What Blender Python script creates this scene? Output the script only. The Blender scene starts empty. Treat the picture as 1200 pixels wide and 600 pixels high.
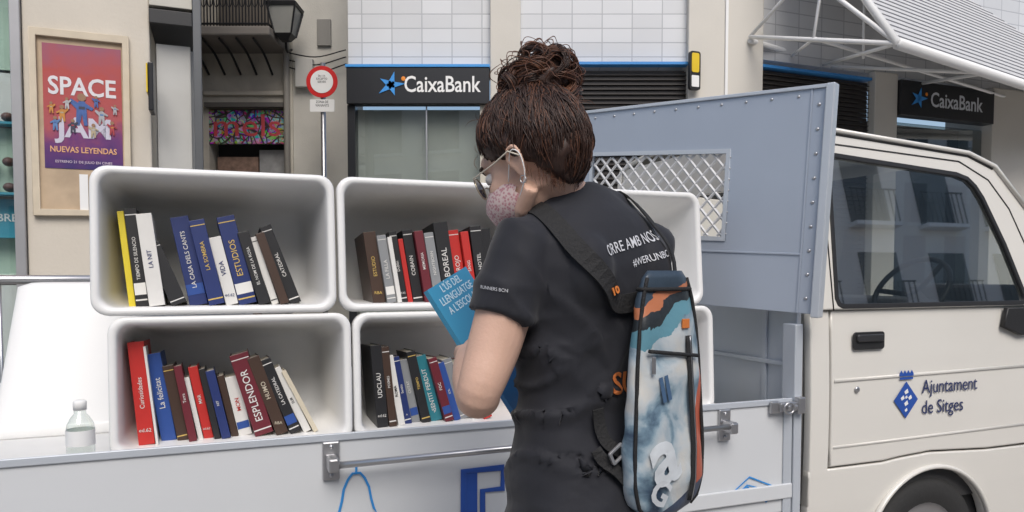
import bpy, bmesh, math, random
from mathutils import Vector, Matrix, noise
from mathutils.bvhtree import BVHTree
random.seed(4)
R=math.radians
V=Vector
scene=bpy.context.scene
COL=scene.collection
# ------------------------------------------------------------ materials
def _mix(nt,a,b,fac,blend='MIX'):
    m=nt.nodes.new('ShaderNodeMix'); m.data_type='RGBA'; m.blend_type=blend
    for sock,val in ((m.inputs[6],a),(m.inputs[7],b),(m.inputs[0],fac)):
        if hasattr(val,'is_output'): nt.links.new(val,sock)
        elif isinstance(val,(tuple,list)): sock.default_value=(*val[:3],1)
        else: sock.default_value=val
    return m.outputs[2]
def mat(name,col,rough=.5,metal=0,var=.12,scale=6,bump=0,bscale=60,spec=.5,coat=0,stretch=None,dirt=0):
    m=bpy.data.materials.new(name); m.use_nodes=True; nt=m.node_tree
    b=nt.nodes['Principled BSDF']
    tc=nt.nodes.new('ShaderNodeTexCoord')
    src=tc.outputs['Object']
    if stretch:
        mp=nt.nodes.new('ShaderNodeMapping'); mp.inputs['Scale'].default_value=stretch
        nt.links.new(src,mp.inputs[0]); src=mp.outputs[0]
    n=nt.nodes.new('ShaderNodeTexNoise'); n.inputs['Scale'].default_value=scale; n.inputs['Detail'].default_value=6
    nt.links.new(src,n.inputs['Vector'])
    lo=tuple(c*(1-var) for c in col); hi=tuple(min(1,c*(1+var)) for c in col)
    c=_mix(nt,lo,hi,n.outputs[0])
    if dirt:
        n2=nt.nodes.new('ShaderNodeTexNoise'); n2.inputs['Scale'].default_value=scale*.4; n2.inputs['Detail'].default_value=9
        nt.links.new(src,n2.inputs['Vector'])
        rp=nt.nodes.new('ShaderNodeValToRGB'); rp.color_ramp.elements[0].position=.5; rp.color_ramp.elements[1].position=.75
        nt.links.new(n2.outputs[0],rp.inputs[0])
        mu=nt.nodes.new('ShaderNodeMath'); mu.operation='MULTIPLY'; mu.inputs[1].default_value=dirt
        nt.links.new(rp.outputs[0],mu.inputs[0])
        c=_mix(nt,c,tuple(x*.45 for x in col),mu.outputs[0])
    nt.links.new(c,b.inputs['Base Color'])
    b.inputs['Roughness'].default_value=rough; b.inputs['Metallic'].default_value=metal
    b.inputs['Specular IOR Level'].default_value=spec
    if coat: b.inputs['Coat Weight'].default_value=coat; b.inputs['Coat Roughness'].default_value=.08
    if bump:
        n3=nt.nodes.new('ShaderNodeTexNoise'); n3.inputs['Scale'].default_value=bscale; n3.inputs['Detail'].default_value=5
        nt.links.new(src,n3.inputs['Vector'])
        bp=nt.nodes.new('ShaderNodeBump'); bp.inputs['Strength'].default_value=bump; bp.inputs['Distance'].default_value=.01
        nt.links.new(n3.outputs[0],bp.inputs['Height']); nt.links.new(bp.outputs[0],b.inputs['Normal'])
    return m
def tile_mat(name,col,grout,w,h,rough=.35,off=0,mortar=.006,axes='XZ',var=.06):
    m=bpy.data.materials.new(name); m.use_nodes=True; nt=m.node_tree; b=nt.nodes['Principled BSDF']
    tc=nt.nodes.new('ShaderNodeTexCoord'); sx=nt.nodes.new('ShaderNodeSeparateXYZ'); cx=nt.nodes.new('ShaderNodeCombineXYZ')
    nt.links.new(tc.outputs['Object'],sx.inputs[0])
    nt.links.new(sx.outputs[axes[0]],cx.inputs[0]); nt.links.new(sx.outputs[axes[1]],cx.inputs[1])
    t=nt.nodes.new('ShaderNodeTexBrick'); t.offset=off; t.inputs['Scale'].default_value=1
    t.inputs['Brick Width'].default_value=w; t.inputs['Row Height'].default_value=h; t.inputs['Mortar Size'].default_value=mortar
    t.inputs['Color1'].default_value=(*[c*(1-var) for c in col],1); t.inputs['Color2'].default_value=(*[min(1,c*(1+var)) for c in col],1)
    t.inputs['Mortar'].default_value=(*grout,1)
    nt.links.new(cx.outputs[0],t.inputs[0])
    n=nt.nodes.new('ShaderNodeTexNoise'); n.inputs['Scale'].default_value=1.3; n.inputs['Detail'].default_value=8
    nt.links.new(tc.outputs['Object'],n.inputs['Vector'])
    c=_mix(nt,t.outputs[0],n.outputs[0],.14,'MULTIPLY')
    nt.links.new(c,b.inputs['Base Color']); b.inputs['Roughness'].default_value=rough
    bp=nt.nodes.new('ShaderNodeBump'); bp.inputs['Strength'].default_value=.3; bp.inputs['Distance'].default_value=.004; bp.invert=True
    nt.links.new(t.outputs['Fac'],bp.inputs['Height']); nt.links.new(bp.outputs[0],b.inputs['Normal'])
    return m
def glass_mat(name,tint=(.75,.8,.8),refl=.25,rough=.02):
    m=bpy.data.materials.new(name); m.use_nodes=True; nt=m.node_tree
    nt.nodes.remove(nt.nodes['Principled BSDF']); out=nt.nodes['Material Output']
    t=nt.nodes.new('ShaderNodeBsdfTransparent'); t.inputs[0].default_value=(*tint,1)
    g=nt.nodes.new('ShaderNodeBsdfGlossy'); g.inputs['Roughness'].default_value=rough; g.inputs[0].default_value=(.95,.97,1,1)
    lw=nt.nodes.new('ShaderNodeLayerWeight'); lw.inputs[0].default_value=.5
    pw=nt.nodes.new('ShaderNodeMath'); pw.operation='POWER'; pw.inputs[1].default_value=4; nt.links.new(lw.outputs['Facing'],pw.inputs[0])
    ad=nt.nodes.new('ShaderNodeMath'); ad.operation='ADD'; ad.use_clamp=True; ad.inputs[1].default_value=refl+.03
    nt.links.new(pw.outputs[0],ad.inputs[0])
    mx=nt.nodes.new('ShaderNodeMixShader'); nt.links.new(ad.outputs[0],mx.inputs[0])
    nt.links.new(t.outputs[0],mx.inputs[1]); nt.links.new(g.outputs[0],mx.inputs[2]); nt.links.new(mx.outputs[0],out.inputs[0])
    return m
M_cab=mat('cream_paint',(.72,.70,.65),.28,var=.03,coat=.5,dirt=.10,scale=3)
M_tub=mat('tub_plastic',(.80,.80,.79),.38,var=.03,scale=5,bump=.03,bscale=120,dirt=.08)
M_gate=mat('gate_paint',(.62,.64,.66),.4,var=.05,scale=3,dirt=.22,bump=.03,bscale=20)
M_alu=mat('blue_grey_aluminium',(.41,.46,.54),.42,metal=.25,var=.08,scale=3,stretch=(1,1,5),dirt=.2)
M_alu2=mat('aluminium_light',(.54,.58,.63),.4,metal=.25,var=.06,scale=3,dirt=.14)
M_steel=mat('steel',(.50,.50,.51),.32,metal=.9,var=.15)
M_black=mat('black_plastic',(.02,.02,.021),.5,bump=.05)
M_rubber=mat('tyre_rubber',(.025,.025,.025),.8,bump=.2)
M_dark=mat('dark_interior',(.04,.04,.042),.8)
M_glass=glass_mat('window_glass',(.6,.65,.65),.16)
M_cabglass=glass_mat('cab_glass',(.62,.67,.67),.36)
M_glassclr=glass_mat('clear_glass',(.95,.97,.97),.03)
M_white=mat('white_paint',(.80,.80,.79),.5,var=.04)
M_blue=mat('blue_print',(.02,.08,.36),.5)
M_blue2=mat('bright_blue_print',(.03,.25,.62),.5)
M_navy=mat('navy_print',(.03,.04,.12),.5)
M_signblack=mat('sign_black',(.012,.013,.016),.35)
M_stone=mat('beige_render',(.60,.55,.47),.85,var=.1,scale=3,bump=.2,bscale=50,dirt=.25)
M_stone2=mat('old_stone',(.54,.50,.43),.9,var=.2,scale=5,bump=.5,bscale=30,dirt=.45)
M_col=mat('pale_column',(.62,.59,.53),.7,var=.06,scale=2,bump=.08,dirt=.15)
M_plinth=mat('dark_plinth',(.12,.11,.10),.7,var=.2)
M_wood=mat('pale_wood_frame',(.58,.50,.38),.6,var=.15,scale=10)
M_iron=mat('wrought_iron',(.02,.02,.022),.5,metal=.4)
M_tile=tile_mat('white_tile',(.66,.67,.68),(.44,.45,.47),.32,.15,mortar=.006)
# ------------------------------------------------------------ mesh helpers
def link(name,me,parent=None,mats=None,smooth=False,M=None):
    o=bpy.data.objects.new(name,me); COL.objects.link(o)
    if mats:
        for m in (mats if isinstance(mats,(list,tuple)) else [mats]): me.materials.append(m)
    if smooth:
        for p in me.polygons: p.use_smooth=True
    if parent: o.parent=parent
    if M is not None: o.matrix_local=M
    return o
def root(name,M=None):
    o=bpy.data.objects.new(name,None); COL.objects.link(o); o.empty_display_size=.1
    if M is not None: o.matrix_world=M
    return o
def bm_mesh(bm,name='m'):
    bmesh.ops.recalc_face_normals(bm,faces=bm.faces)
    me=bpy.data.meshes.new(name); bm.to_mesh(me); bm.free(); return me
def add_box(bm,lo,hi,mi=0,T=None):
    lo=V(lo);hi=V(hi)
    vs=[bm.verts.new((x,y,z)) for x in (lo.x,hi.x) for y in (lo.y,hi.y) for z in (lo.z,hi.z)]
    if T:
        for v in vs: v.co=T@v.co
    for f in ((0,1,3,2),(4,6,7,5),(0,4,5,1),(2,3,7,6),(0,2,6,4),(1,5,7,3)):
        fc=bm.faces.new([vs[i] for i in f]); fc.material_index=mi
def bevel(o,w,seg=2):
    md=o.modifiers.new('b','BEVEL'); md.width=w; md.segments=seg; md.limit_method='ANGLE'; md.angle_limit=R(40)
    return o
def box(name,lo,hi,m,parent=None,bv=.004,M=None):
    bm=bmesh.new(); add_box(bm,lo,hi); o=link(name,bm_mesh(bm),parent,m,M=M)
    if bv: bevel(o,bv)
    return o
def sweep(bm,pts,radii,segs=12,ref=None,closed=False,mi=0,caps=True):
    pts=[V(p) for p in pts]; n=len(pts)
    if not isinstance(radii,(list,tuple)): radii=[radii]*n
    rings=[]; prev=None
    for i,p in enumerate(pts):
        if closed: t=pts[(i+1)%n]-pts[i-1]
        else: t=pts[min(i+1,n-1)]-pts[max(i-1,0)]
        t.normalize()
        if ref is not None: a=V(ref)-t*t.dot(V(ref))
        elif prev is None: a=t.orthogonal()
        else: a=prev-t*t.dot(prev)
        if a.length<1e-5: a=t.orthogonal()
        a.normalize(); prev=a; b=t.cross(a)
        r=radii[i]; ra,rb=(r if isinstance(r,(tuple,list)) else (r,r))
        rings.append([bm.verts.new(p+a*ra*math.cos(2*math.pi*k/segs)+b*rb*math.sin(2*math.pi*k/segs)) for k in range(segs)])
    m=n if closed else n-1
    for i in range(m):
        A=rings[i];B=rings[(i+1)%n]
        for k in range(segs):
            f=bm.faces.new((A[k],A[(k+1)%segs],B[(k+1)%segs],B[k])); f.material_index=mi
    if not closed and caps:
        f=bm.faces.new(rings[0][::-1]);f.material_index=mi; f=bm.faces.new(rings[-1]);f.material_index=mi
def wire(name,pts,r,m,parent=None,segs=8,closed=False,ref=None,smooth=True):
    bm=bmesh.new(); sweep(bm,pts,r,segs,closed=closed,ref=ref); return link(name,bm_mesh(bm),parent,m,smooth=smooth)
def ell(bm,c,r,T=None,sub=3):
    g=bmesh.ops.create_icosphere(bm,subdivisions=sub,radius=1)
    for v in g['verts']:
        v.co=V((v.co.x*r[0],v.co.y*r[1],v.co.z*r[2]))+V(c)
        if T: v.co=T@v.co
def loft(bm,rings,cap0=True,cap1=True,mi=0):
    vr=[[bm.verts.new(p) for p in r] for r in rings]; n=len(vr[0])
    for A,B in zip(vr[:-1],vr[1:]):
        for k in range(n):
            f=bm.faces.new((A[k],A[(k+1)%n],B[(k+1)%n],B[k])); f.material_index=mi
    if cap0: bm.faces.new(vr[0][::-1])
    if cap1: bm.faces.new(vr[-1])
def smoothpath(pts,n=6):
    pts=[V(p) for p in pts]; P=[pts[0]*2-pts[1]]+pts+[pts[-1]*2-pts[-2]]; out=[]
    for i in range(1,len(P)-2):
        for k in range(n):
            t=k/n; a,b,c,d=P[i-1],P[i],P[i+1],P[i+2]
            out.append(.5*((2*b)+(c-a)*t+(2*a-5*b+4*c-d)*t*t+(3*b-a-3*c+d)*t**3))
    out.append(pts[-1]); return out
def rrect(x0,y0,x1,y1,r,n=6):
    out=[]
    for cx,cy,a0 in ((x1-r,y1-r,0),(x0+r,y1-r,90),(x0+r,y0+r,180),(x1-r,y0+r,270)):
        for k in range(n+1):
            a=R(a0+90*k/n); out.append((cx+r*math.cos(a),cy+r*math.sin(a)))
    return out
def circ(cx,cy,rx,ry=None,n=28,a0=0,a1=360):
    ry=ry or rx; return [(cx+rx*math.cos(R(a0+(a1-a0)*k/n)),cy+ry*math.sin(R(a0+(a1-a0)*k/n))) for k in range(n+(0 if a1-a0>=360 else 1))]
def tomesh(o):
    dg=bpy.context.evaluated_depsgraph_get(); dg.update(); me=bpy.data.meshes.new_from_object(o.evaluated_get(dg))
    return me
def plate(name,outer,holes,thick,m,parent=None,M=None,bv=0):
    c=bpy.data.curves.new('c','CURVE'); c.dimensions='2D'; c.fill_mode='BOTH'; c.extrude=max(thick/2-bv,.0001); c.bevel_depth=bv; c.bevel_resolution=2; c.offset=-bv
    for pl in [outer]+list(holes):
        s=c.splines.new('POLY'); s.points.add(len(pl)-1); s.use_cyclic_u=True
        for i,p in enumerate(pl): s.points[i].co=(p[0],p[1],0,1)
    o=bpy.data.objects.new('tmp',c); me=bpy.data.meshes.new_from_object(o); bpy.data.objects.remove(o)
    me.materials.clear()
    return link(name,me,parent,m,M=M)
def SIDE(v,tilt=0,z0=0,u0=0):
    return Matrix.Translation((u0,v,z0))@Matrix.Rotation(R(90)-tilt,4,'X')
def text_mesh(body,size,ext=.0005,bold=.0,align='CENTER',shear=0):
    c=bpy.data.curves.new('t','FONT'); c.body=body; c.size=size; c.extrude=ext; c.offset=bold*size; c.align_x=align; c.align_y='CENTER'; c.resolution_u=3; c.shear=shear
    o=bpy.data.objects.new('tmp',c); me=bpy.data.meshes.new_from_object(o); bpy.data.objects.remove(o); me.materials.clear()
    return me
def text(name,body,size,M,m,parent=None,ext=.0008,bold=.01,align='CENTER',sx=1):
    me=text_mesh(body,size,ext,bold,align)
    if sx!=1:
        for v in me.vertices: v.co.x*=sx
    return link(name,me,parent,m,M=M)
def frame(o,x,y):
    x=V(x).normalized(); y=V(y); y=(y-x*x.dot(y)).normalized(); z=x.cross(y)
    return Matrix(((x.x,y.x,z.x,o[0]),(x.y,y.y,z.y,o[1]),(x.z,y.z,z.z,o[2]),(0,0,0,1)))
A=R(21.5)
MT=Matrix.Translation((0,2.09,0))@Matrix.Rotation(A,4,'Z')
# ------------------------------------------------------------ ground
def sheet(name,x0,y0,x1,y1,z,m,M=None):
    bm=bmesh.new(); vs=[bm.verts.new(p) for p in ((x0,y0,z),(x1,y0,z),(x1,y1,z),(x0,y1,z))]; bm.faces.new(vs)
    o=link(name,bm_mesh(bm),None,m)
    if M: o.matrix_world=M
    return o
sheet('ground',-200,-200,200,200,0,mat('asphalt_far',(.16,.155,.15),.9,var=.2,bump=.2))
sheet('street_paving',-18,-9,26,5.1,.004,tile_mat('paving',(.32,.30,.28),(.16,.15,.14),.4,.2,.8,off=.5,mortar=.008,axes='XY',var=.15),Matrix.Rotation(A,4,'Z'))
bm=bmesh.new(); add_box(bm,(-14,4.5,0),(20,8,.12)); o=link('pavement',bm_mesh(bm),None,tile_mat('pavement_slabs',(.42,.40,.37),(.2,.2,.19),.4,.4,.8,axes='XY')); o.matrix_world=Matrix.Rotation(A,4,'Z')@Matrix.Translation((0,-.2,0)); bevel(o,.015)
# ------------------------------------------------------------ bank building
bank=root('bank_building')
FX=lambda px:(px-600)/108.75
FZ=lambda y:1.235+(320-y)/108.75
ztop=9.5
box('tiled_wall',(FX(410),8.03,FZ(74)),(FX(575),8.6,ztop),M_tile,bank,0)
box('tiled_wall_b',(FX(610),8.03,FZ(70)),(FX(802),8.6,ztop),M_tile,bank,0)
box('column',(FX(575),7.93,0),(FX(610),8.6,ztop),M_col,bank,.01)
box('column_b',(FX(802),7.93,0),(FX(888),8.9,ztop),M_col,bank,.01)
box('reveal_edge',(FX(844),7.91,0),(FX(847),7.93,ztop),M_white,bank,0)
sb=root('bank_sign',Matrix.Translation((0,8,0)))
box('board',(FX(411),-.12,FZ(120)),(FX(574),.03,FZ(79)),M_signblack,sb,.006)
box('blue_trim',(FX(410),-.13,FZ(79)+.003),(FX(574.5),.03,FZ(79)+.03),mat('blue_trim',(.05,.3,.7),.4),sb,0)
text('lettering','CaixaBank',.235,Matrix.Translation((FX(520),-.124,FZ(99)))@Matrix.Rotation(R(90),4,'X'),M_white,sb,bold=.012,sx=.80)
def star(parent,T,s):
    bm=bmesh.new()
    for k,(a,l) in enumerate(((75,1.1),(150,1.0),(215,1.2),(290,.9),(5,1.15))):
        d=V((math.cos(R(a)),math.sin(R(a)),0)); p=V((-d.y,d.x,0))
        f=[bm.verts.new(x) for x in (d*s*l,p*s*.26+d*s*.15,-d*s*.15,-p*s*.26+d*s*.15)]
        bm.faces.new(f)
    g=bmesh.ops.extrude_face_region(bm,geom=bm.faces[:])
    for v in g['geom']:
        if isinstance(v,bmesh.types.BMVert): v.co.z+=.004
    link('star_emblem',bm_mesh(bm),parent,mat('emblem_blue',(.04,.28,.7),.5),M=T)
    me=bmesh.new(); bmesh.ops.create_uvsphere(me,u_segments=12,v_segments=8,radius=s*.18); link('emblem_dot',bm_mesh(me),parent,mat('orange_dot',(.8,.25,.02),.5),M=T@Matrix.Translation((s*1.0,s*.5,0))@Matrix.Scale(.1,4,(0,0,1)))
star(sb,Matrix.Translation((FX(462),-.126,FZ(99)))@Matrix.Rotation(R(90),4,'X'),.13)
box('window_post',(FX(410),7.95,0),(FX(419),8.12,FZ(120)),M_signblack,bank,.004)
box('window_post_b',(FX(563),7.95,0),(FX(575)-.003,8.12,FZ(120)),mat('pale_post',(.5,.47,.4),.6),bank,.004)
box('window_back_wall',(FX(410),8.62,0),(FX(575),8.7,FZ(120)),mat('bank_interior_wall',(.50,.49,.42),.8,var=.08),bank,0)
box('lit_interior_panel',(FX(419),8.10,0.2),(FX(563),8.12,FZ(122)),mat('lit_interior_tone',(.30,.31,.28),.8,var=.3,scale=1.2),bank,0)  # added panel, its colour stands in for the lit bank interior
box('glazing',(FX(419)+.002,8.04,.1),(FX(563)-.002,8.05,FZ(120)-.003),M_glassclr,bank,0)
box('mullion',(FX(500),8.0,.1),(FX(501.5),8.035,FZ(120)-.003),M_steel,bank,0)
def louvre(name,x0,x1,z0,z1,parent,M=None):
    bm=bmesh.new(); add_box(bm,(x0,.12,z0),(x1,.14,z1))
    z=z0
    while z<z1-.05:
        add_box(bm,(x0,-.0,z),(x1,.05,z+.006),T=None); add_box(bm,(x0,.03,z+.006),(x1,.045,z+.044)); z+=.05
    return link(name,bm_mesh(bm),parent,mat('shutter_dark',(.050,.044,.041),.5,var=.15),M=M)
louvre('roller_shutter',FX(610),FX(802),.1,FZ(76),bank,Matrix.Translation((0,8.0,0)))
box('blue_trim',(FX(610)+.003,7.9,FZ(75)),(FX(802)-.003,8.02,FZ(72)),mat('blue_trim2',(.05,.25,.6),.4),bank,0)
ps=root('projecting_sign',Matrix.Translation((FX(807),7.85,FZ(84))))
TPS=Matrix.Rotation(R(90),4,'X')@Matrix.Rotation(R(20),4,'Y')
plate('body',rrect(-.065,-.2,.065,.2,.03),[],.04,mat('sign_body_dark',(.02,.02,.022),.4),ps,TPS,.004)
plate('face_yellow',rrect(-.045,-.02,.045,.18,.02),[],.05,mat('yellow_sign',(.75,.52,.03),.4),ps,TPS,.003)
plate('face_text',rrect(-.045,-.17,.045,-.05,.01),[],.05,M_white,ps,TPS,.003)
box('bracket',(-.01,0,.1),(.01,.12,.12),M_steel,ps,0)
MW=Matrix.Translation((2.56,8,-.07))@Matrix.Rotation(A,4,'Z')
wing=root('bank_side_wing',MW)
box('tiled_wall',(0.02,.03,3.66),(9,.7,ztop),M_tile,wing,0)
box('column',(1.65,-.08,0),(2.0,.03,3.66),M_col,wing,.01)
box('end_wall',(3.62,-.05,0),(9,.6,3.66),M_col,wing,.01)
louvre('roller_shutter',.1,1.65,.1,3.55,wing)
box('blue_trim',(.1,-.04,3.56),(1.645,.1,3.59),mat('blue_trim3',(.05,.25,.6),.4),wing,0)
box('shopfront_back',(2.0,.4,0),(3.62,.5,3.2),M_dark,wing,0)
box('shopfront_glass',(2.01,.08,0.1),(3.61,.09,3.15),M_glass,wing,0)
s2=root('bank_sign',MW)
box('board',(2.005,-.12,3.19),(3.55,.03,3.59),M_signblack,s2,.006)
text('lettering','CaixaBank',.24,Matrix.Translation((2.90,-.124,3.39))@Matrix.Rotation(R(90),4,'X'),mat('sign_grey_white',(.6,.62,.65),.5),s2,bold=.012,sx=.85)
star(s2,Matrix.Translation((2.28,-.126,3.39))@Matrix.Rotation(R(90),4,'X'),.12)
# canopy (rotated a little further than the wing)
ZF=3.30; ZK=5.75; QK=.62
MC=MW@Matrix.Translation((-.02,-1.84,0))@Matrix.Rotation(R(13),4,'Z')@Matrix.Translation((.02,1.84,0))
can=root('slatted_canopy',MC)
def cpt(q,o,z): return V((q,-o,z))
bm=bmesh.new(); n=38
for i in range(n):
    t=i/n; t2=(i+1)/n
    o1=1.8*(1-t); z1=ZF+(ZK-ZF)*t; o2=1.8*(1-t2); z2=ZF+(ZK-ZF)*t2-.012
    q0=.04+QK*t
    f=bm.faces.new([bm.verts.new(p) for p in ((q0,-o1,z1),(9,-o1,z1),(9,-o2,z2),(q0+QK/n,-o2,z2))]); f.material_index=0
    f=bm.faces.new([bm.verts.new(p) for p in ((q0,-o1+.0005,z1),(9,-o1+.0005,z1),(9,-o1+.0005,z1-.012),(q0,-o1+.0005,z1-.012))]); f.material_index=1
link('slats',bm_mesh(bm),can,[mat('canopy_slat',(.56,.56,.56),.5,var=.08),mat('canopy_gap',(.16,.16,.17),.6)])
T0=cpt(-.02,1.84,ZF-.02)
for nm,a,b,r in (('front_beam',T0,cpt(9,1.84,ZF-.02),.05),('hip_beam',T0,cpt(QK+.02,.03,ZK),.035),('tie',T0,cpt(.30,.1,3.84),.022),('tie_b',T0,cpt(.35,.1,4.9),.022),('tie_h2',cpt(.30,.1,3.84),cpt(.32,.9,4.4),.018),
      ('tie_d',cpt(.14,.95,3.57),cpt(.30,.95,4.3),.015),('tie_e',cpt(.14,.95,3.57),cpt(1.0,.1,3.75),.015),('bottom_chord',cpt(.3,.1,3.80),cpt(9,.1,3.72),.03),('tie_f',T0,cpt(1.5,.12,3.72),.018),('tie_g',cpt(1.6,1.84,ZF-.02),cpt(1.5,.12,3.72),.018),('tie_h',cpt(1.6,1.84,ZF-.02),cpt(3.2,.12,3.72),.018),('post_a',cpt(.9,1.0,3.5),cpt(.9,1.0,4.2),.014),('mid_chord',cpt(.14,.95,3.58),cpt(9,.95,3.55),.018)):
    wire(nm,[a,b],r,M_white,can)
# ------------------------------------------------------------ left shop building
ML=Matrix.Translation((0,5.82,-.03))@Matrix.Rotation(A,4,'Z')
ls=root('corner_shop_building',ML)
box('wall',(-3.24,0,1.0),(-2.53,.5,7),M_stone,ls,.01)
box('wall_top',(-8,0.0,3.3),(-3.243,.5,7),M_stone,ls,0)
box('plinth',(-3.25,-.02,0),(-2.52,.5,.998),M_plinth,ls,.005)
box('rear_mass',(-8,.9,0),(-2.3,6,7),M_stone2,ls,0)
box('shopfront_post',(-3.30,-.03,0),(-3.243,.1,3.3),mat('anodised_post',(.38,.38,.39),.4,metal=.4),ls,.005)
box('shopfront_glass',(-8,.05,.1),(-3.3,.06,3.3),M_glassclr,ls,0)
bm=bmesh.new()
for k,(z0,z1,mi) in enumerate(((0,1.25,2),(1.27,1.55,0),(1.56,1.8,1),(1.82,2.25,0),(2.27,2.6,2),(2.62,3.3,0))):
    add_box(bm,(-8,.22,z0),(-3.3,.24,z1),mi)
for z in (1.55,1.82,2.26): add_box(bm,(-8,.1,z),(-3.32,.215,z+.015),1)
link('window_display',bm_mesh(bm),ls,[mat('display_pale_green',(.42,.56,.46),.6),mat('display_blue',(.04,.28,.38),.5),mat('display_white',(.60,.62,.60),.5)])
for z in (1.84,2.0,2.28):
    bm=bmesh.new()
    for k in range(6): ell(bm,(-3.36-k*.09,.15,z+.03),(.035,.05,.03),sub=2)
    link('display_goods',bm_mesh(bm),ls,mat('goods',(.12,.06,.05),.5),smooth=True)
text('display_lettering','LLIBRES',.07,Matrix.Translation((-3.42,.216,1.68))@Matrix.Rotation(R(90),4,'X'),M_white,ls)
box('door_recess_wall',(-2.53+.003,.6,0),(-2.25,.7,5),mat('recess_grey',(.50,.50,.48),.6,var=.15,scale=2),ls,0)
box('door_frame_post',(-2.27,-.05,0),(-2.22,.12,7),mat('dark_frame',(.12,.125,.13),.4,metal=.4),ls,.004)
box('door_leaf',(-2.5,.1,0),(-2.29,.13,2.85),mat('door_grey',(.50,.50,.48),.5,var=.1),ls,.004)
box('lintel',(-2.528,-.05,2.94),(-2.272,.55,3.03),M_black,ls,.004)
box('lintel_lamp',(-2.528,-.02,3.06),(-2.272,.5,3.3),mat('lintel_pale',(.5,.48,.42),.6),ls,.004)
box('over_door_wall',(-2.528,.02,3.32),(-2.272,.5,7),M_stone,ls,.0)
box('hanging_sign',(-2.53,-.2,2.35),(-2.50,-.03,2.65),M_signblack,ls,.005)
box('hanging_sign_edge',(-2.54,-.21,2.46),(-2.531,-.06,2.64),mat('yellow_edge',(.7,.5,.03),.4),ls,.002)
# poster
po=root('cinema_poster',ML)
PX=lambda px:(-3.19+(px-45)*.54/113); PZ=lambda y:2.84-(y-32)*1.15/215
plate('frame',[(PX(43),PZ(248)),(PX(158),PZ(246)),(PX(158),PZ(32)),(PX(43),PZ(32))],[[(PX(51),PZ(240)),(PX(150),PZ(240)),(PX(150),PZ(41)),(PX(51),PZ(41))]],.035,M_wood,po,SIDE(-.02),.004)
box('backing',(PX(51),-.012,PZ(240)),(PX(150),-.003,PZ(41)),mat('board_backing',(.50,.38,.26),.8,var=.25,scale=8,dirt=.5),po,0)
def grad_mat(name,stops,z0,z1,r=.35):
    m=mat(name,(.5,.5,.5),r); nt=m.node_tree; b=nt.nodes['Principled BSDF']
    tc=nt.nodes.new('ShaderNodeTexCoord'); sx=nt.nodes.new('ShaderNodeSeparateXYZ'); mr=nt.nodes.new('ShaderNodeMapRange')
    mr.inputs[1].default_value=z0; mr.inputs[2].default_value=z1; rp=nt.nodes.new('ShaderNodeValToRGB')
    nn=nt.nodes.new('ShaderNodeTexNoise'); nn.inputs['Scale'].default_value=7; nn.inputs['Detail'].default_value=3; nt.links.new(tc.outputs['Object'],nn.inputs['Vector'])
    ma=nt.nodes.new('ShaderNodeMath'); ma.operation='MULTIPLY_ADD'; ma.inputs[1].default_value=.5; nt.links.new(nn.outputs[0],ma.inputs[0])
    nt.links.new(tc.outputs['Object'],sx.inputs[0]); nt.links.new(sx.outputs[2],mr.inputs[0]); nt.links.new(mr.outputs[0],ma.inputs[2])
    sb_=nt.nodes.new('ShaderNodeMath'); sb_.operation='SUBTRACT'; sb_.inputs[1].default_value=.25; nt.links.new(ma.outputs[0],sb_.inputs[0]); nt.links.new(sb_.outputs[0],rp.inputs[0])
    e=rp.color_ramp.elements
    while len(e)<len(stops): e.new(.5)
    for i,(p,c) in enumerate(stops): e[i].position=p; e[i].color=(*c,1)
    nt.links.new(rp.outputs[0],b.inputs['Base Color']); return m
box('print',(PX(57),-.016,PZ(192)),(PX(148),-.013,PZ(48)),grad_mat('poster_print',[(0,(.05,.03,.14)),(.22,(.14,.04,.16)),(.40,(.40,.09,.10)),(.75,(.42,.07,.06)),(1,(.30,.09,.14))],PZ(192),PZ(48)),po,0)
PM=lambda px,y,d=.018:Matrix.Translation((PX(px),-d,PZ(y)))@Matrix.Rotation(R(90),4,'X')
text('title','SPACE',.155,PM(102,97),mat('poster_white',(.68,.66,.68),.4),po,.0005,.02,sx=.86)
text('title_b','JAM',.17,PM(104,145,.0175),mat('poster_blue',(.55,.53,.62),.4),po,.0005,.03,sx=1.05)
text('subtitle','NUEVAS LEYENDAS',.05,PM(102,170),mat('poster_yellow',(.7,.38,.2),.4),po,.0005,.02,sx=.85)
text('credits','ESTRENO 21 DE JULIO EN CINES',.022,PM(102,184),mat('poster_pale',(.6,.5,.6),.4),po,.0003,.01)
fc=[(.06,.12,.32),(.5,.22,.05),(.36,.36,.38),(.05,.05,.08),(.4,.33,.22),(.1,.2,.4),(.35,.05,.06),(.42,.42,.42)]
for k,(px,y,s) in enumerate(((101,122,2.5),(78,128,1.3),(124,128,1.4),(90,142,1.1),(114,146,1.1),(70,140,1.1),(136,142,1.1),(84,116,.9),(118,112,.9),(66,122,.9),(140,120,.8))):
    c=fc[k%8]; m1=mat('poster_fig',c,.4,var=.4,scale=30); s*=.02; T=PM(px,y,.0205+k*.0006)
    pts=[(-.6,-2),(-.2,-2),(0,-.6),(.3,-2),(.7,-2),(.6,0),(1.4,.9),(1.2,1.3),(.4,.8),(.35,1),(-.35,1),(-.4,.8),(-1.3,.2),(-1.1,-.1),(-.5,.2)]
    plate('figure_body',[(a*s*(1 if k%2 else -1),b*s) for a,b in pts],[],.001,m1,po,T)
    plate('figure_head',circ(0,1.5*s,.5*s,n=12),[],.001,mat('poster_skin',(.30,.17,.10),.4),po,T)
    plate('figure_trim',rrect(-.35*s,0,.35*s,.35*s,.05*s,2),[],.0016,mat('poster_trim',fc[(k+3)%8],.4),po,T)
box('small_notice',(PX(96),-.02,PZ(240)),(PX(106),-.017,PZ(198)),M_white,po,0)
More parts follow.
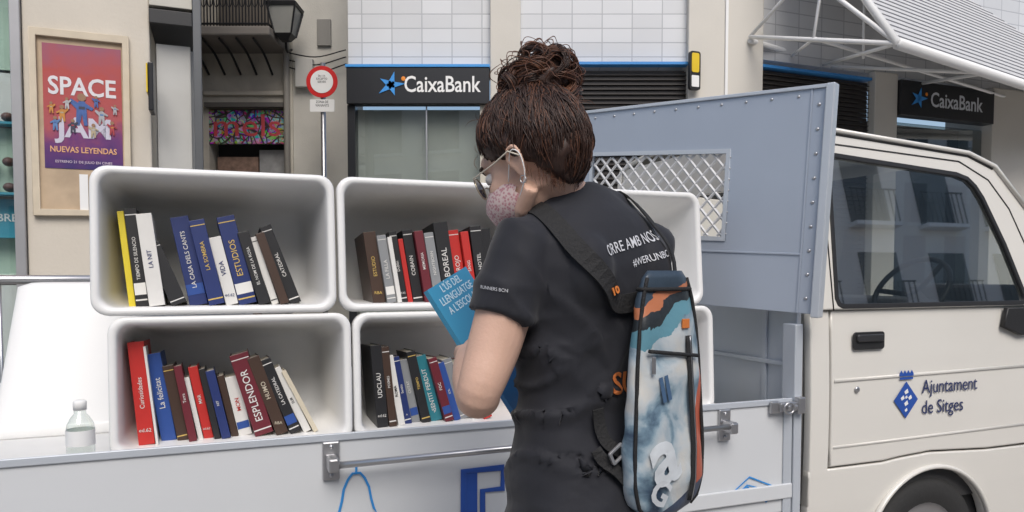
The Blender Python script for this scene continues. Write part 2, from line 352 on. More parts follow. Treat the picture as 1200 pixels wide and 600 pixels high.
# ------------------------------------------------------------ alley building
al=root('old_stone_building',Matrix.Translation((0,9.5,-.08)))
AX=lambda px:(px-600)/91.6
AZ=lambda y:1.3+(320-y)/91.6
box('wall_upper',(-7,0,AZ(122)),(AX(338),.5,9),M_stone2,al,0)
box('pier',(AX(338),-.06,0),(AX(347),.5,9),mat('pier_stone',(.6,.56,.48),.9,var=.2,scale=6,bump=.4,dirt=.3),al,.01)
box('wall_right',(AX(347),-.02,0),(AX(418),.5,9),mat('grey_render',(.56,.54,.49),.9,var=.15,scale=3,bump=.3,dirt=.3),al,0)
box('shop_left_wall',(-7,0,0),(AX(248),.5,AZ(122)-.001),M_stone2,al,0)
box('lintel',(AX(246),-.09,AZ(122)),(AX(337),.0,AZ(117)),mat('lintel_iron',(.12,.11,.1),.6),al,0)
box('cornice',(AX(244),-.05,AZ(108)),(AX(338),-.001,AZ(103)),M_stone,al,.01)
box('shop_dark',(AX(248),.3,0),(AX(338),.4,AZ(122)),M_dark,al,0)
def graffiti():
    m=mat('graffiti',(.2,.2,.2),.6); nt=m.node_tree; b=nt.nodes['Principled BSDF']
    tc=nt.nodes.new('ShaderNodeTexCoord'); w=nt.nodes.new('ShaderNodeTexNoise'); w.inputs['Scale'].default_value=5
    nt.links.new(tc.outputs['Object'],w.inputs['Vector'])
    v=nt.nodes.new('ShaderNodeTexVoronoi'); v.inputs['Scale'].default_value=14; nt.links.new(w.outputs['Color'],v.inputs['Vector'])
    n2=nt.nodes.new('ShaderNodeTexVoronoi'); n2.feature='DISTANCE_TO_EDGE'; n2.inputs['Scale'].default_value=9; nt.links.new(tc.outputs['Object'],n2.inputs['Vector'])
    hs=nt.nodes.new('ShaderNodeHueSaturation'); hs.inputs['Saturation'].default_value=1.1; hs.inputs['Value'].default_value=.6; nt.links.new(v.outputs['Color'],hs.inputs['Color'])
    rp=nt.nodes.new('ShaderNodeValToRGB'); rp.color_ramp.elements[0].position=.03; rp.color_ramp.elements[1].position=.09; nt.links.new(n2.outputs[0],rp.inputs[0])
    c=_mix(nt,(.03,.02,.02),hs.outputs[0],rp.outputs[0]); nt.links.new(c,b.inputs['Base Color']); return m
box('painted_fascia',(AX(248),-.0,AZ(163)),(AX(336),.05,AZ(124)),graffiti(),al,.005)
text('painted_letters','mels',.40,Matrix.Translation((AX(292),-.003,AZ(143)))@Matrix.Rotation(R(90),4,'X'),mat('letters_red',(.5,.06,.07),.5,var=.5,scale=12),al,bold=.0,sx=1.2)
box('shop_counter',(AX(252),.15,0),(AX(300),.28,AZ(176)),mat('shop_items',(.25,.16,.12),.6,var=.8,scale=14),al,0)
box('white_panel',(AX(302),.14,0),(AX(333),.26,AZ(168)),mat('shop_panel',(.3,.3,.3),.6,var=.6,scale=8),al,0)
box('balcony_door',(AX(262),-.02,AZ(50)),(AX(322),-.001,6.2),mat('balcony_door',(.14,.12,.10),.5),al,0)
box('balcony_slab',(AX(232),-.75,AZ(60)),(AX(342),.0,AZ(50)),mat('slab',(.2,.18,.16),.8),al,.02)
bm=bmesh.new()
for i in range(32):
    x=AX(234)+i*(AX(340)-AX(234))/31; sweep(bm,[(x,-.72,AZ(50)),(x,-.72,AZ(50)+1.0)],.009,6)
    if i%2==0:
        for zz in (.3,.7):
            sweep(bm,[(x+.034+.03*math.cos(a),-.72,AZ(50)+zz+.08*math.sin(a)) for a in [k*math.pi/5 for k in range(10)]],.006,5,closed=True)
for zz in (.03,.5,1.0): sweep(bm,[(AX(234),-.72,AZ(50)+zz),(AX(340),-.72,AZ(50)+zz)],.013,6)
for x in (AX(234),AX(340)):
    for zz in (.03,.5,1.0): sweep(bm,[(x,-.72,AZ(50)+zz),(x,0,AZ(50)+zz)],.012,6)
link('balcony_railing',bm_mesh(bm),al,M_iron)
bm=bmesh.new()
for i in range(5): sweep(bm,smoothpath([(AX(250)+i*.2,-.7,AZ(62)),(AX(250)+i*.2,-.35,AZ(68)),(AX(250)+i*.2,-.02,AZ(84))]),.015,6)
link('balcony_brackets',bm_mesh(bm),al,M_iron)
wire('drain_pipe',[(AX(342),-.12,0),(AX(342),-.12,8)],.04,mat('pipe',(.3,.28,.25),.6),al)
box('wall_plaque',(AX(376),-.06,AZ(52)),(AX(392),-.021,AZ(22)),mat('plaque',(.25,.24,.22),.6),al,.005)
box('meter_box',(AX(352),-.12,AZ(100)),(AX(372),-.021,AZ(68)),mat('meter',(.5,.49,.46),.6),al,.005)
for k in range(3): wire('cable',smoothpath([(AX(338),-.1,AZ(60+k*8)),(AX(375),-.1,AZ(66+k*9)),(AX(410),-.1,AZ(58+k*8))]),.008,M_iron,al)
wl=root('street_lamp',Matrix.Translation((AX(352),9.0,AZ(42))))
wire('arm',smoothpath([(-.05,.42,-.25),(-.05,.2,-.3),(0,.05,.1),(.02,0,.45),(.12,-.0,.5),(.14,0,.38),(.06,0,.32)]),.016,M_iron,wl)
bm=bmesh.new()
def sq(z,a): return [V((x*a,y*a,z)) for x,y in ((-1,-1),(1,-1),(1,1),(-1,1))]
loft(bm,[sq(.1,.17),sq(.14,.18),sq(.2,.1),sq(.27,.05),sq(.32,.012)]); loft(bm,[sq(-.27,.05),sq(-.22,.09),sq(-.2,.1)])
for x,y in ((-1,-1),(1,-1),(1,1),(-1,1)): sweep(bm,[(x*.1,y*.1,-.2),(x*.165,y*.165,.1)],.012,5)
link('lantern_frame',bm_mesh(bm),wl,M_iron)
bm=bmesh.new(); loft(bm,[sq(-.2,.092),sq(.1,.157)]); link('lantern_glass',bm_mesh(bm),wl,mat('lantern_glass',(.30,.30,.28),.2))
# traffic sign
ts=root('traffic_sign',Matrix.Translation(((380-600)/870*8.6,8.6,-.03)))
zc=1.3+(320-96)/101.2
wire('post',[(0,.04,0),(0,.04,zc+.22)],.03,M_steel,ts)
RX=Matrix.Rotation(R(90),4,'X')
plate('disc_red',circ(0,0,.18,n=40),[],.012,mat('sign_red',(.6,.02,.02),.35),ts,Matrix.Translation((0,0,zc))@RX,.002)
plate('disc_white',circ(0,0,.13,n=40),[],.004,M_white,ts,Matrix.Translation((0,-.009,zc))@RX)
text('sign_text','06-11h\nEXCEPTO\nSERVEIS',.034,Matrix.Translation((0,-.012,zc+.03))@RX,M_signblack,ts,sx=.85,bold=0)
plate('plate',rrect(-.14,-.07,.14,.07,.01),[],.01,M_white,ts,Matrix.Translation((0,0,zc-.27))@RX)
text('plate_text','ZONA DE\nVIANANTS',.04,Matrix.Translation((0,-.006,zc-.25))@RX,M_signblack,ts,sx=.8,bold=0)
# opposite side of street
op=root('apartment_building',Matrix.Translation((0,-9.5,0))@Matrix.Rotation(A,4,'Z'))
bm=bmesh.new(); add_box(bm,(-18,-6,0),(34,0,7.6)); link('facade',bm_mesh(bm),op,mat('white_render',(.80,.78,.74),.8,var=.08,scale=1,dirt=.15))
bm=bmesh.new()
for i in range(22):
    x=-17+i*2.3
    for z in (0.2,3.3,5.6):
        add_box(bm,(x,-.2,z),(x+1.2,.03,z+(2.6 if z<1 else 1.6)),0)
        add_box(bm,(x-.12,.0,z-.1),(x+1.32,.3,z),1)
        if z>1:
            for k in range(9): add_box(bm,(x-.1+k*.17,.27,z),(x-.08+k*.17,.29,z+.8),0)
            add_box(bm,(x-.12,.26,z+.8),(x+1.32,.3,z+.83),0)
link('windows',bm_mesh(bm),op,[mat('op_window',(.10,.11,.11),.2),M_white])
# metal barrier
ba=root('metal_barrier',Matrix.Translation((-2.6,3.2,0)))
bm=bmesh.new()
for z in (1.27,.2): sweep(bm,[(-1.2,0,z),(.95,0,z)],.02,8)
for i in range(16): sweep(bm,[(-1.15+i*.14,0,.2),(-1.15+i*.14,0,1.27)],.008,6)
for x in (-1.2,.95): sweep(bm,[(x,0,.03),(x,0,1.27)],.02,8)
for x in (-.9,.7): sweep(bm,[(x,-.3,.02),(x,.3,.02)],.018,8)
link('frame',bm_mesh(bm),ba,M_steel,smooth=True)
# ------------------------------------------------------------ truck
tr=root('utility_truck',MT)
gate=box('side_gate',(-1.75,0,.50),(1.0,.028,.88),M_gate,tr,.006)
box('gate_top_cap',(-1.75,-.006,.865),(1.0,-.0015,.884),M_alu2,tr,.002)
box('gate_lower_rib',(-1.75,-.012,.55),(1.0,-.002,.60),M_gate,tr,.004)
box('far_gate',(-1.75,1.37,.5),(1.0,1.4,.88),M_gate,tr,.006)
box('tail_gate',(-1.78,0,.5),(-1.752,1.4,.88),M_gate,tr,.006)
box('bed_floor',(-1.75,.03,.46),(1.04,1.368,.5),M_alu2,tr,.002)
box('display_platform',(-1.7,.04,.502),(.9,1.2,.828),mat('platform_board',(.66,.66,.65),.6),tr,.005)
box('chassis',(-1.7,.25,.28),(2.4,1.15,.455),M_dark,tr,.01)
box('gate_end_post',(1.003,-.012,.45),(1.035,.05,1.13),M_alu2,tr,.004)
box('gate_edge_strip',(.965,-.008,.5),(.998,-.0015,.864),M_alu2,tr,.002)
bm=bmesh.new()
add_box(bm,(.93,-.03,.845),(1.02,-.008,.875)); add_box(bm,(1.0,-.035,.835),(1.03,-.012,.89)); add_box(bm,(.90,-.02,.84),(.935,-.0085,.88)); add_box(bm,(.95,-.045,.852),(.99,-.03,.868))
o=link('latch',bm_mesh(bm),tr,M_steel); bevel(o,.004)
wire('latch_ring',[(.95+.02*math.cos(a),-.047,.86+.018*math.sin(a)) for a in [k*math.pi/6 for k in range(12)]],.004,M_steel,tr,closed=True)
wire('hand_rail',[(-.50,-.05,.812),(.72,-.05,.818)],.009,M_steel,tr,segs=14)
for k,u in enumerate((-.505,.725)):
    o=box('rail_bracket',(u-.022,-.012,.765),(u+.022,-.002,.865),M_steel,tr,.004)
    o=box('rail_socket',(u-.014,-.062,.795),(u+.014,-.010,.832),M_steel,tr,.006)
    for z in (.778,.852):
        bm=bmesh.new(); ell(bm,(u,-.014,z),(.006,.004,.006),sub=2); link('bolt',bm_mesh(bm),tr,M_steel,smooth=True)
def outline(name,pts,w,m,closed=True):
    bm=bmesh.new()
    P=[V((p[0],-.0035,p[1])) for p in pts]
    sweep(bm,P,w,6,closed=closed)
    for v in bm.verts: v.co.y=-.0035+(v.co.y+.0035)*.12
    link(name,bm_mesh(bm),tr,m)
uc=-.440; zb=.690
outline('bell_print',smoothpath([(uc-.055,zb-.03,0),(uc-.04,zb+.0,0),(uc-.032,zb+.05,0),(uc-.012,zb+.085,0),(uc+.012,zb+.085,0),(uc+.032,zb+.05,0),(uc+.04,zb,0),(uc+.055,zb-.03,0)],4),.0035,M_blue2,False) if False else outline('bell_print',[(uc-.055,zb-.03),(uc-.045,zb-.012),(uc-.038,zb+.015),(uc-.033,zb+.045),(uc-.022,zb+.070),(uc-.010,zb+.085),(uc+.010,zb+.085),(uc+.022,zb+.070),(uc+.033,zb+.045),(uc+.038,zb+.015),(uc+.045,zb-.012),(uc+.055,zb-.03)],.0035,M_blue2,True)
outline('bell_spire',[(uc,zb+.085),(uc,zb+.115)],.003,M_blue2,False)
outline('bell_rim',[(uc-.05,zb-.05),(uc+.05,zb-.05),(uc+.045,zb-.10),(uc-.045,zb-.10)],.003,M_blue2)
outline('square_print',[(-.145,.60),(-.145,.750),(-.03,.750),(-.03,.69),(-.09,.69),(-.09,.60)],.011,M_blue)
plate('square_fill',[(-.15,.6),(-.15,.755),(-.105,.755),(-.105,.6)],[],.001,M_blue,tr,SIDE(-.002))
outline('fan_print',[(.74,.575),(.83,.635),(.95,.585),(.90,.545),(.82,.605)],.003,M_blue2)
outline('fan_print_b',[(.765,.57),(.82,.61),(.92,.58)],.002,M_blue2,False)
hb=plate('headboard_lower',[(.03,.5),(1.37,.5),(1.37,1.17),(.03,1.17)],[],.02,M_alu2,tr,Matrix.Translation((1.055,0,0))@Matrix.Rotation(R(90),4,'Z')@Matrix.Rotation(R(90),4,'X'),.003)
box('headboard_rib',(1.035,.17,.5),(1.044,.19,1.17),M_alu2,tr,.002)
box('headboard_rib_b',(1.03,.03,.98),(1.044,1.37,.995),M_alu2,tr,.002)
N0=MT.inverted()@V((.980,2.42,1.165)); e=V((-.746,.666,0)); eL=(MT.inverted().to_3x3()@e).normalized()
FP=frame(N0,-eL,(0,0,1))@Matrix.Rotation(R(-3.0),4,'Z')@Matrix.Translation((0,-1.165,0))
z0,z1=1.165,1.890
vent=[(-.90,1.42),(-.33,1.41),(-.33,1.70),(-.90,1.72)]
pan=plate('raised_panel',[(-1.18,z0),(-.002,z0),(-.002,z1),(-1.18,z1+.0)],[vent],.014,M_alu,tr,FP,.002)
def pbox(name,lo,hi,m,bv=.002): return box(name,lo,hi,m,tr,bv,FP)
pbox('panel_edge_channel',(0,z0-.01,-.02),(.028,z1+.012,.022),M_alu2,.004)
pbox('panel_top_channel',(-1.18,z1,-.012),(-.001,z1+.012,.014),M_alu2)
pbox('panel_seam',(-1.18,1.355,.0085),(-.05,1.362,.011),M_alu)
pbox('panel_border_strip',(-.05,z0,.0085),(-.044,z1,.0105),M_alu)
bm=bmesh.new()
for k in range(9): ell(bm,(-.022,z0+.05+k*.078,.008),(.006,.006,.004),sub=2)
for k in range(12): ell(bm,(-.09-k*.09,z1-.02,.008),(.005,.005,.003),sub=2)
for k in range(8): ell(bm,(-.33+.015,1.42+k*.038,.008),(.004,.004,.003),sub=1)
link('rivets',bm_mesh(bm),tr,M_steel,smooth=True,M=FP)
bm=bmesh.new()
def clipseg(c,s,x0=-.90,x1=-.33,y0=1.413,y1=1.71):
    pts=[]
    for x in (x0,x1):
        y=s*x+c
        if y0<=y<=y1: pts.append((x,y))
    for y in (y0,y1):
        x=(y-c)/s
        if x0<x<x1: pts.append((x,y))
    return pts[:2] if len(pts)>=2 else None
for s in (1.1,-1.1):
    c=-4
    while c<4:
        g=clipseg(c,s)
        if g: sweep(bm,[(g[0][0],g[0][1],0),(g[1][0],g[1][1],0)],[(.0055,.003)]*2,4,ref=(-s,1,0))
        c+=.058
link('expanded_mesh',bm_mesh(bm),tr,mat('mesh_pale',(.62,.62,.62),.4,metal=.2),M=FP)
plate('vent_frame',[(-.915,1.40),(-.315,1.395),(-.315,1.715),(-.915,1.735)],[vent],.004,M_alu2,tr,FP@Matrix.Translation((0,0,.0095)))
# ---- cab
ZB=1.17
box('cab_backing',(1.10,.035,.45),(2.45,.05,1.165),M_dark,tr,0)
def arc(cx,cz,r,a0,a1,n=20): return [(cx+r*math.cos(R(a0+(a1-a0)*k/n)),cz+r*math.sin(R(a0+(a1-a0)*k/n))) for k in range(n+1)]
WU,WZ=1.665,.265
def bend(o,amt=.018,zc=.8,hh=.45):
    for v in o.data.vertices:
        z=v.co.y; v.co.z-= amt*((z-zc)/hh)**2
def cutplate(name,outer,bv=.006,th=.035):
    o=plate(name,outer,[],th,M_cab,tr,SIDE(.018),bv)
    bm=bmesh.new(); bm.from_mesh(o.data)
    for z in (.5,.6,.7,.8,.9,1.0,1.1):
        bmesh.ops.bisect_plane(bm,geom=bm.verts[:]+bm.edges[:]+bm.faces[:],plane_co=(0,z,0),plane_no=(0,1,0))
    bm.to_mesh(o.data); bm.free(); bend(o); return o
cutplate('rear_quarter',[(1.085,.5),(1.168,.5),(1.168,ZB),(1.085,ZB)])
cutplate('door',[(1.176,.632),(1.42,.632),(1.50,.640),(1.65,.648),(1.80,.640),(1.95,.632),(2.20,.632),(2.26,.80),(2.28,ZB),(1.176,ZB)])
cutplate('front_fender',[(2.207,.632),(2.56,.632),(2.60,.9),(2.56,ZB-.03),(2.288,ZB),(2.268,.80)])
cutplate('sill',[(1.085,.33),(WU-.31,.33)]+arc(WU,WZ,.318,168,12)[0:]+[(WU+.32,.33),(2.55,.33),(2.56,.625),(1.95,.625),(1.80,.633),(1.65,.641),(1.5,.633),(1.42,.625),(1.085,.625)])
bm=bmesh.new(); sweep(bm,[(a,.002,b) for a,b in arc(WU,WZ,.322,168,12,32)],[(.012,.009)]*33,8,ref=(0,1,0)); link('arch_lip',bm_mesh(bm),tr,M_cab,smooth=True)
box('arch_liner',(1.3,.06,.3),(2.02,.4,.66),M_dark,tr,.0)
for z,w in ((.93,.006),(.70,.005)):
    bm=bmesh.new(); sweep(bm,[(1.185,-.0005+(.0 if z>.8 else .0012),z),(2.2,-.0005,z+.01)],[(w,.0025)]*2,8,ref=(0,0,1)); link('swage',bm_mesh(bm),tr,M_cab,smooth=True)
def wheel(u,v,side):
    bm=bmesh.new()
    prof=[(.17,.0),(.2,-.01),(.245,-.012),(.268,.01),(.272,.05),(.272,.11),(.262,.145),(.2,.15),(.17,.14)]
    rings=[[V((u+r*math.cos(2*math.pi*k/40),v+side*y,.275+r*math.sin(2*math.pi*k/40))) for k in range(40)] for r,y in prof]
    loft(bm,rings,False,False); link('tyre',bm_mesh(bm),tr,M_rubber,smooth=True)
    bm=bmesh.new(); prof=[(.17,0.0),(.165,.02),(.12,.03),(.09,.01),(.05,.005),(.0001,.005)]
    rings=[[V((u+r*math.cos(2*math.pi*k/40),v+side*y,.275+r*math.sin(2*math.pi*k/40))) for k in range(40)] for r,y in prof]
    loft(bm,rings,False,True); link('rim',bm_mesh(bm),tr,M_steel,smooth=True)
    bm=bmesh.new()
    for k in range(60):
        a=2*math.pi*k/60
        T=Matrix.Translation((u,v+side*.08,.275))@Matrix.Rotation(-a,4,'Y')
        add_box(bm,(.268,-.055,-.009),(.276,-.02,.009),T=T); add_box(bm,(.268,.0,-.005),(.276,.05,.013),T=T)
    link('tread',bm_mesh(bm),tr,M_rubber)
wheel(WU,.03,1); wheel(WU,1.37,-1); wheel(-.95,.1,1); wheel(-.95,1.3,-1)
TI=R(8)
MG=Matrix.Translation((0,.012,ZB))@Matrix.Rotation(R(90)-TI,4,'X')
win=[(1.185,.04),(1.195,.018),(1.215,.008),(2.12,.008),(2.145,.018),(2.14,.05),(2.06,.24),(1.965,.42),(1.93,.465),(1.89,.495),(1.83,.510),(1.24,.548),(1.215,.541),(1.202,.516)]
outer=[(1.085,.003),(2.50,.003),(2.40,.13),(2.27,.30),(2.14,.46),(2.04,.555),(1.90,.600),(1.10,.655),(1.085,.62)]
plate('cab_side_frame',outer,[win],.03,M_cab,tr,MG,.004)
def inset(poly,d):
    out=[]; n=len(poly)
    for i in range(n):
        a=V(poly[i-1]);b=V(poly[i]);c=V(poly[(i+1)%n])
        t=((b-a).normalized()+(c-b).normalized()).normalized(); nn=V((-t.y,t.x)); out.append((b.x+nn.x*d,b.y+nn.y*d))
    return out
plate('window_seal',inset(win,-.003),[inset(win,.014)],.012,M_black,tr,MG@Matrix.Translation((0,0,.012)),.002)
def pane(name,poly,m,M):
    bm=bmesh.new(); bm.faces.new([bm.verts.new((p[0],p[1],0)) for p in poly]); return link(name,bm_mesh(bm),tr,m,M=M)
pane('window_glass',inset(win,.004),M_cabglass,MG@Matrix.Translation((0,0,.006)))
wire('door_gap',[MG@V(p) for p in ((1.172,.0,.016),(1.172,.53,.016),(1.185,.585,.016),(1.85,.555,.016),(2.0,.49,.016),(2.1,.38,.016),(2.29,.0,.016))],.0026,M_black,tr,segs=6)
wire('drip_rail',[MG@V(p) for p in ((1.10,.640,.02),(1.90,.590,.02),(2.04,.545,.02),(2.2,.38,.02))],.009,M_cab,tr)
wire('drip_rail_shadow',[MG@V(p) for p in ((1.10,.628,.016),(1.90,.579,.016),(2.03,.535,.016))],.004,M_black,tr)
plate('mirror_base',[(2.0,-.075),(2.02,-.004),(2.27,-.004),(2.27,-.10),(2.10,-.11)],[],.02,M_black,tr,SIDE(-.006,0,ZB),.004)
WT=1.40
def strip(name,prof,m,crown=.05,th=.02):
    bm=bmesh.new(); rows=[]
    for (u,z,vv) in prof:
        row=[]
        for k in range(17):
            t=k/16; v=vv+(WT-2*vv)*t; row.append(bm.verts.new((u,v,z+crown*(1-(2*t-1)**4))))
        rows.append(row)
    for a,b in zip(rows[:-1],rows[1:]):
        for k in range(16): bm.faces.new((a[k],a[k+1],b[k+1],b[k]))
    o=link(name,bm_mesh(bm),tr,m,smooth=True)
    if th: md=o.modifiers.new('s','SOLIDIFY'); md.thickness=th; md.offset=-1
    return o
zt=ZB+.644
strip('roof',[(1.08,zt-.012,.105),(1.10,zt,.11),(1.4,zt-.018,.108),(1.7,zt-.038,.104),(1.9,zt-.055,.10),(2.04,zt-.095,.10)],M_cab)
strip('windscreen',[(2.04,zt-.10,.105),(2.27,ZB+.29,.08),(2.50,ZB,.05)],M_glassclr,crown=.0,th=0)
strip('nose',[(2.50,ZB,.03),(2.58,ZB-.12,.02),(2.61,.85,.015),(2.6,.5,.02),(2.56,.33,.03)],M_cab,crown=.0)
MGf=Matrix.Translation((0,WT-.012,ZB))@Matrix.Rotation(R(90)+TI,4,'X')
plate('cab_side_frame_far',outer,[win],.03,M_cab,tr,MGf,.004)
pane('window_glass_far',inset(win,.004),M_glassclr,MGf)
plate('cab_lower_far',[(1.095,.33),(2.56,.33),(2.6,.9),(2.56,ZB),(1.095,ZB)],[],.03,M_cab,tr,SIDE(WT-.018),.004)
plate('cab_rear_wall',[(.05,.5),(1.35,.5),(1.35,ZB),(1.27,zt-.01),(.13,zt-.01),(.05,ZB)],[rrect(.3,1.28,1.1,1.62,.04)],.02,M_cab,tr,Matrix.Translation((1.10,0,0))@Matrix.Rotation(R(90),4,'Z')@Matrix.Rotation(R(90),4,'X'),.003)
M_seat=mat('seat_fabric',(.06,.06,.065),.9,bump=.2)
box('cab_floor',(1.12,.06,.5),(2.5,1.34,.66),M_dark,tr,0)
for v in (.18,.82):
    bm=bmesh.new(); add_box(bm,(1.3,v,.72),(1.75,v+.42,.86)); add_box(bm,(1.2,v,.84),(1.33,v+.42,1.38)); add_box(bm,(1.2,v+.11,1.40),(1.29,v+.31,1.57))
    o=link('seat',bm_mesh(bm),tr,M_seat); bevel(o,.03,3)
bm=bmesh.new(); add_box(bm,(2.12,.06,.75),(2.48,1.34,1.18)); add_box(bm,(2.2,.12,1.16),(2.4,.6,1.25)); o=link('dashboard',bm_mesh(bm),tr,mat('dash',(.06,.06,.065),.7)); bevel(o,.03,3)
Ts=Matrix.Translation((2.0,.40,1.22))@Matrix.Rotation(R(-55),4,'Y')
bm=bmesh.new(); sweep(bm,[Ts@V((.17*math.cos(a),.17*math.sin(a),0)) for a in [k*math.pi/14 for k in range(28)]],.012,8,closed=True)
for a in (90,210,330): sweep(bm,[Ts@V((0,0,-.03)),Ts@V((.17*math.cos(R(a)),.17*math.sin(R(a)),0))],.012,6)
sweep(bm,[Ts@V((0,0,-.02)),Ts@V((0,0,-.3))],.03,8); link('steering_wheel',bm_mesh(bm),tr,M_black,smooth=True)
hz=1.065
plate('handle_recess',rrect(1.262,hz-.032,1.405,hz+.03,.012),[],.006,M_black,tr,SIDE(-.003),.002)
plate('handle_lever',rrect(1.272,hz-.004,1.395,hz+.022,.008),[],.012,mat('handle_black',(.035,.035,.037),.35),tr,SIDE(-.010),.004)
bm=bmesh.new(); ell(bm,(1.285,-.003,hz-.17),(.011,.005,.011),sub=3); link('door_lock',bm_mesh(bm),tr,M_steel,smooth=True)
LU,LZ=1.515,.845
plate('coat_of_arms',[(LU-.058,LZ),(LU,LZ-.066),(LU+.058,LZ),(LU,LZ+.066)],[],.0012,M_blue,tr,SIDE(-.004))
for k,(a,b,s) in enumerate(((0,.03,.010),(-.018,.008,.009),(.018,.008,.009),(0,-.012,.010),(0,-.036,.007),(-.0,.01,.006))):
    plate('arms_detail',[(LU+a-s,LZ+b),(LU+a-s*.4,LZ+b-s),(LU+a+s,LZ+b-s*.3),(LU+a+s*.5,LZ+b+s)],[],.001,M_white,tr,SIDE(-.0052))
plate('crown_base',rrect(LU-.032,LZ+.074,LU+.032,LZ+.082,.003),[],.0012,M_blue,tr,SIDE(-.004))
plate('crown_top',[(LU-.034,LZ+.086),(LU+.034,LZ+.086)]+[(LU+.034-.0085*k,LZ+(.107 if k%2 else .094)) for k in range(9)],[],.0012,M_blue,tr,SIDE(-.004))
text('door_lettering','Ajuntament',.070,SIDE(-.004,0,LZ+.04,LU+.078),M_navy,tr,.0005,.0,align='LEFT',sx=.86)
text('door_lettering_b','de Sitges',.070,SIDE(-.004,0,LZ-.035,LU+.078),M_navy,tr,.0005,.0,align='LEFT',sx=.86)
# ------------------------------------------------------------ tubs
def tub(cu,z0,w,h,d,vf,T=None,tilt=R(3),taper=.03,name='storage_tub'):
    bm=bmesh.new(); rings=[]
    seq=[(d,.014+taper+.03,.05),(d-.012,.014+taper,.06),(.035,.014,.05),(.034,.003,.045),(.03,0,.042),(.004,0,.042),(0,.002,.042),(-.003,.006,.04),(-.003,.013,.036),(0,.018,.034),(.006,.021,.034),(.05,.023,.034),(d-.05,.018+taper,.045),(d-.018,.026+taper,.05),(d-.008,.045+taper,.05),(d-.006,.075+taper,.05)]
    for y,ins,r in seq:
        rings.append([V((x,y,z)) for x,z in rrect(-w/2+ins,ins,w/2-ins,h-ins,r,6)])
    loft(bm,rings,True,True)
    o=link(name,bm_mesh(bm),None,M_tub,smooth=True)
    Mx=T if T is not None else MT@Matrix.Translation((cu,vf,z0))@Matrix.Rotation(-tilt,4,'X')@Matrix.Rotation(R(random.uniform(-.5,.5)),4,'Z')
    o.matrix_world=Mx
    return o,Mx
W=.600; tm=[]
for i in range(3):
    tm.append(tub(-.728+.606*i,.83,W,.36,.33,.12)[1])
for i in range(3):
    tm.append(tub(-.765+.606*i,1.193,W-.002,.378,.33,.135,tilt=R(5))[1])
tub(0,0,.78,.44,.44,0,T=MT@Matrix.Translation((-1.0,.95,.83))@Matrix.Rotation(R(90),4,'X'),taper=.055)
# ------------------------------------------------------------ books
pages=mat('paper_pages',(.68,.63,.52),.9,var=.1,scale=60,stretch=(20,1,1))
mcache={}
def cm(c,r=.4):
    k=tuple(round(x,3) for x in c)
    if k not in mcache: mcache[k]=mat('cover',c,r,var=.08,scale=20)
    return mcache[k]
def book_mesh(t,h,d):
    bm=bmesh.new(); c=.002
    add_box(bm,(0,0,0),(t,.0025,h)); add_box(bm,(0,.0027,0),(c,d,h)); add_box(bm,(t-c,.0027,0),(t,d,h))
    add_box(bm,(c+.0004,.0028,.003),(t-c-.0004,d-.004,h-.003),1)
    return bm_mesh(bm)
def row(tubM,x0,lst,vin=.07,z0=.024,sc=1.0,sh=1.0,tl=1.0):
    rt=root('row_of_books',tubM)
    x=x0; prev=0
    for k,(c,t,h,tilt,txt,tc) in enumerate(lst):
        t*=sc*random.uniform(.9,1.1); h*=sh; tilt*=tl
        if tilt>prev and k: x+=h*.5*(math.tan(R(tilt))-math.tan(R(prev)))*.55
        prev=tilt
        T=Matrix.Translation((x,vin+random.uniform(-.014,.026),z0))@Matrix.Rotation(-R(tilt),4,'Y')@Matrix.Rotation(R(random.uniform(-2,2)),4,'Z')
        o=link('book',book_mesh(t,h,.15),rt,[cm(c),pages],M=T); bevel(o,.0012,2)
        if txt:
            sz=min(t*random.uniform(.36,.58),h*.7/(len(txt)*.6))
            F_=frame(T@V((t/2,-.0009,h*random.uniform(.48,.58))),T.to_3x3()@V((0,0,1)),T.to_3x3()@V((-1,0,0)))
            text('spine_title',txt,sz,F_,cm(tc),rt,.0002,.003)
            if k%3==0:
                F_=frame(T@V((t/2,-.0009,h*.14)),V((1,0,0)),V((0,0,1)))
                text('publisher',random.choice(('RBA','P','ed.62','A')),t*.35,F_,cm(tc),rt,.0002,0)
        if t>.018 and k%2:
            bm=bmesh.new(); add_box(bm,(.0012,-.0006,h*.06),(t-.0012,.0,h*.075)); add_box(bm,(.0012,-.0006,h*.93),(t-.0012,.0,h*.94)); link('spine_band',bm_mesh(bm),rt,cm(tc),M=T)
        if t>.024 and k%3==1:
            bm=bmesh.new(); add_box(bm,(.0012,-.0007,h*.12),(t-.0012,.0,h*.24)); link('spine_label',bm_mesh(bm),rt,cm(random.choice(((.5,.03,.025),(.74,.73,.7),(.6,.42,.12),(.03,.08,.3)))),M=T)
        x+=t/math.cos(R(tilt))+.0015
    return rt
BK=(.02,.02,.022); WH=(.70,.69,.66); NV=(.02,.035,.14); BL=(.03,.08,.30); RD=(.5,.03,.025); MR=(.14,.02,.03); YL=(.75,.6,.04); GY=(.25,.26,.27); CR=(.6,.54,.42); DB=(.06,.035,.025); TE=(.03,.2,.25); LB=(.15,.4,.6); GN=(.05,.15,.08); OR=(.7,.25,.04)
GD=(.6,.42,.12)
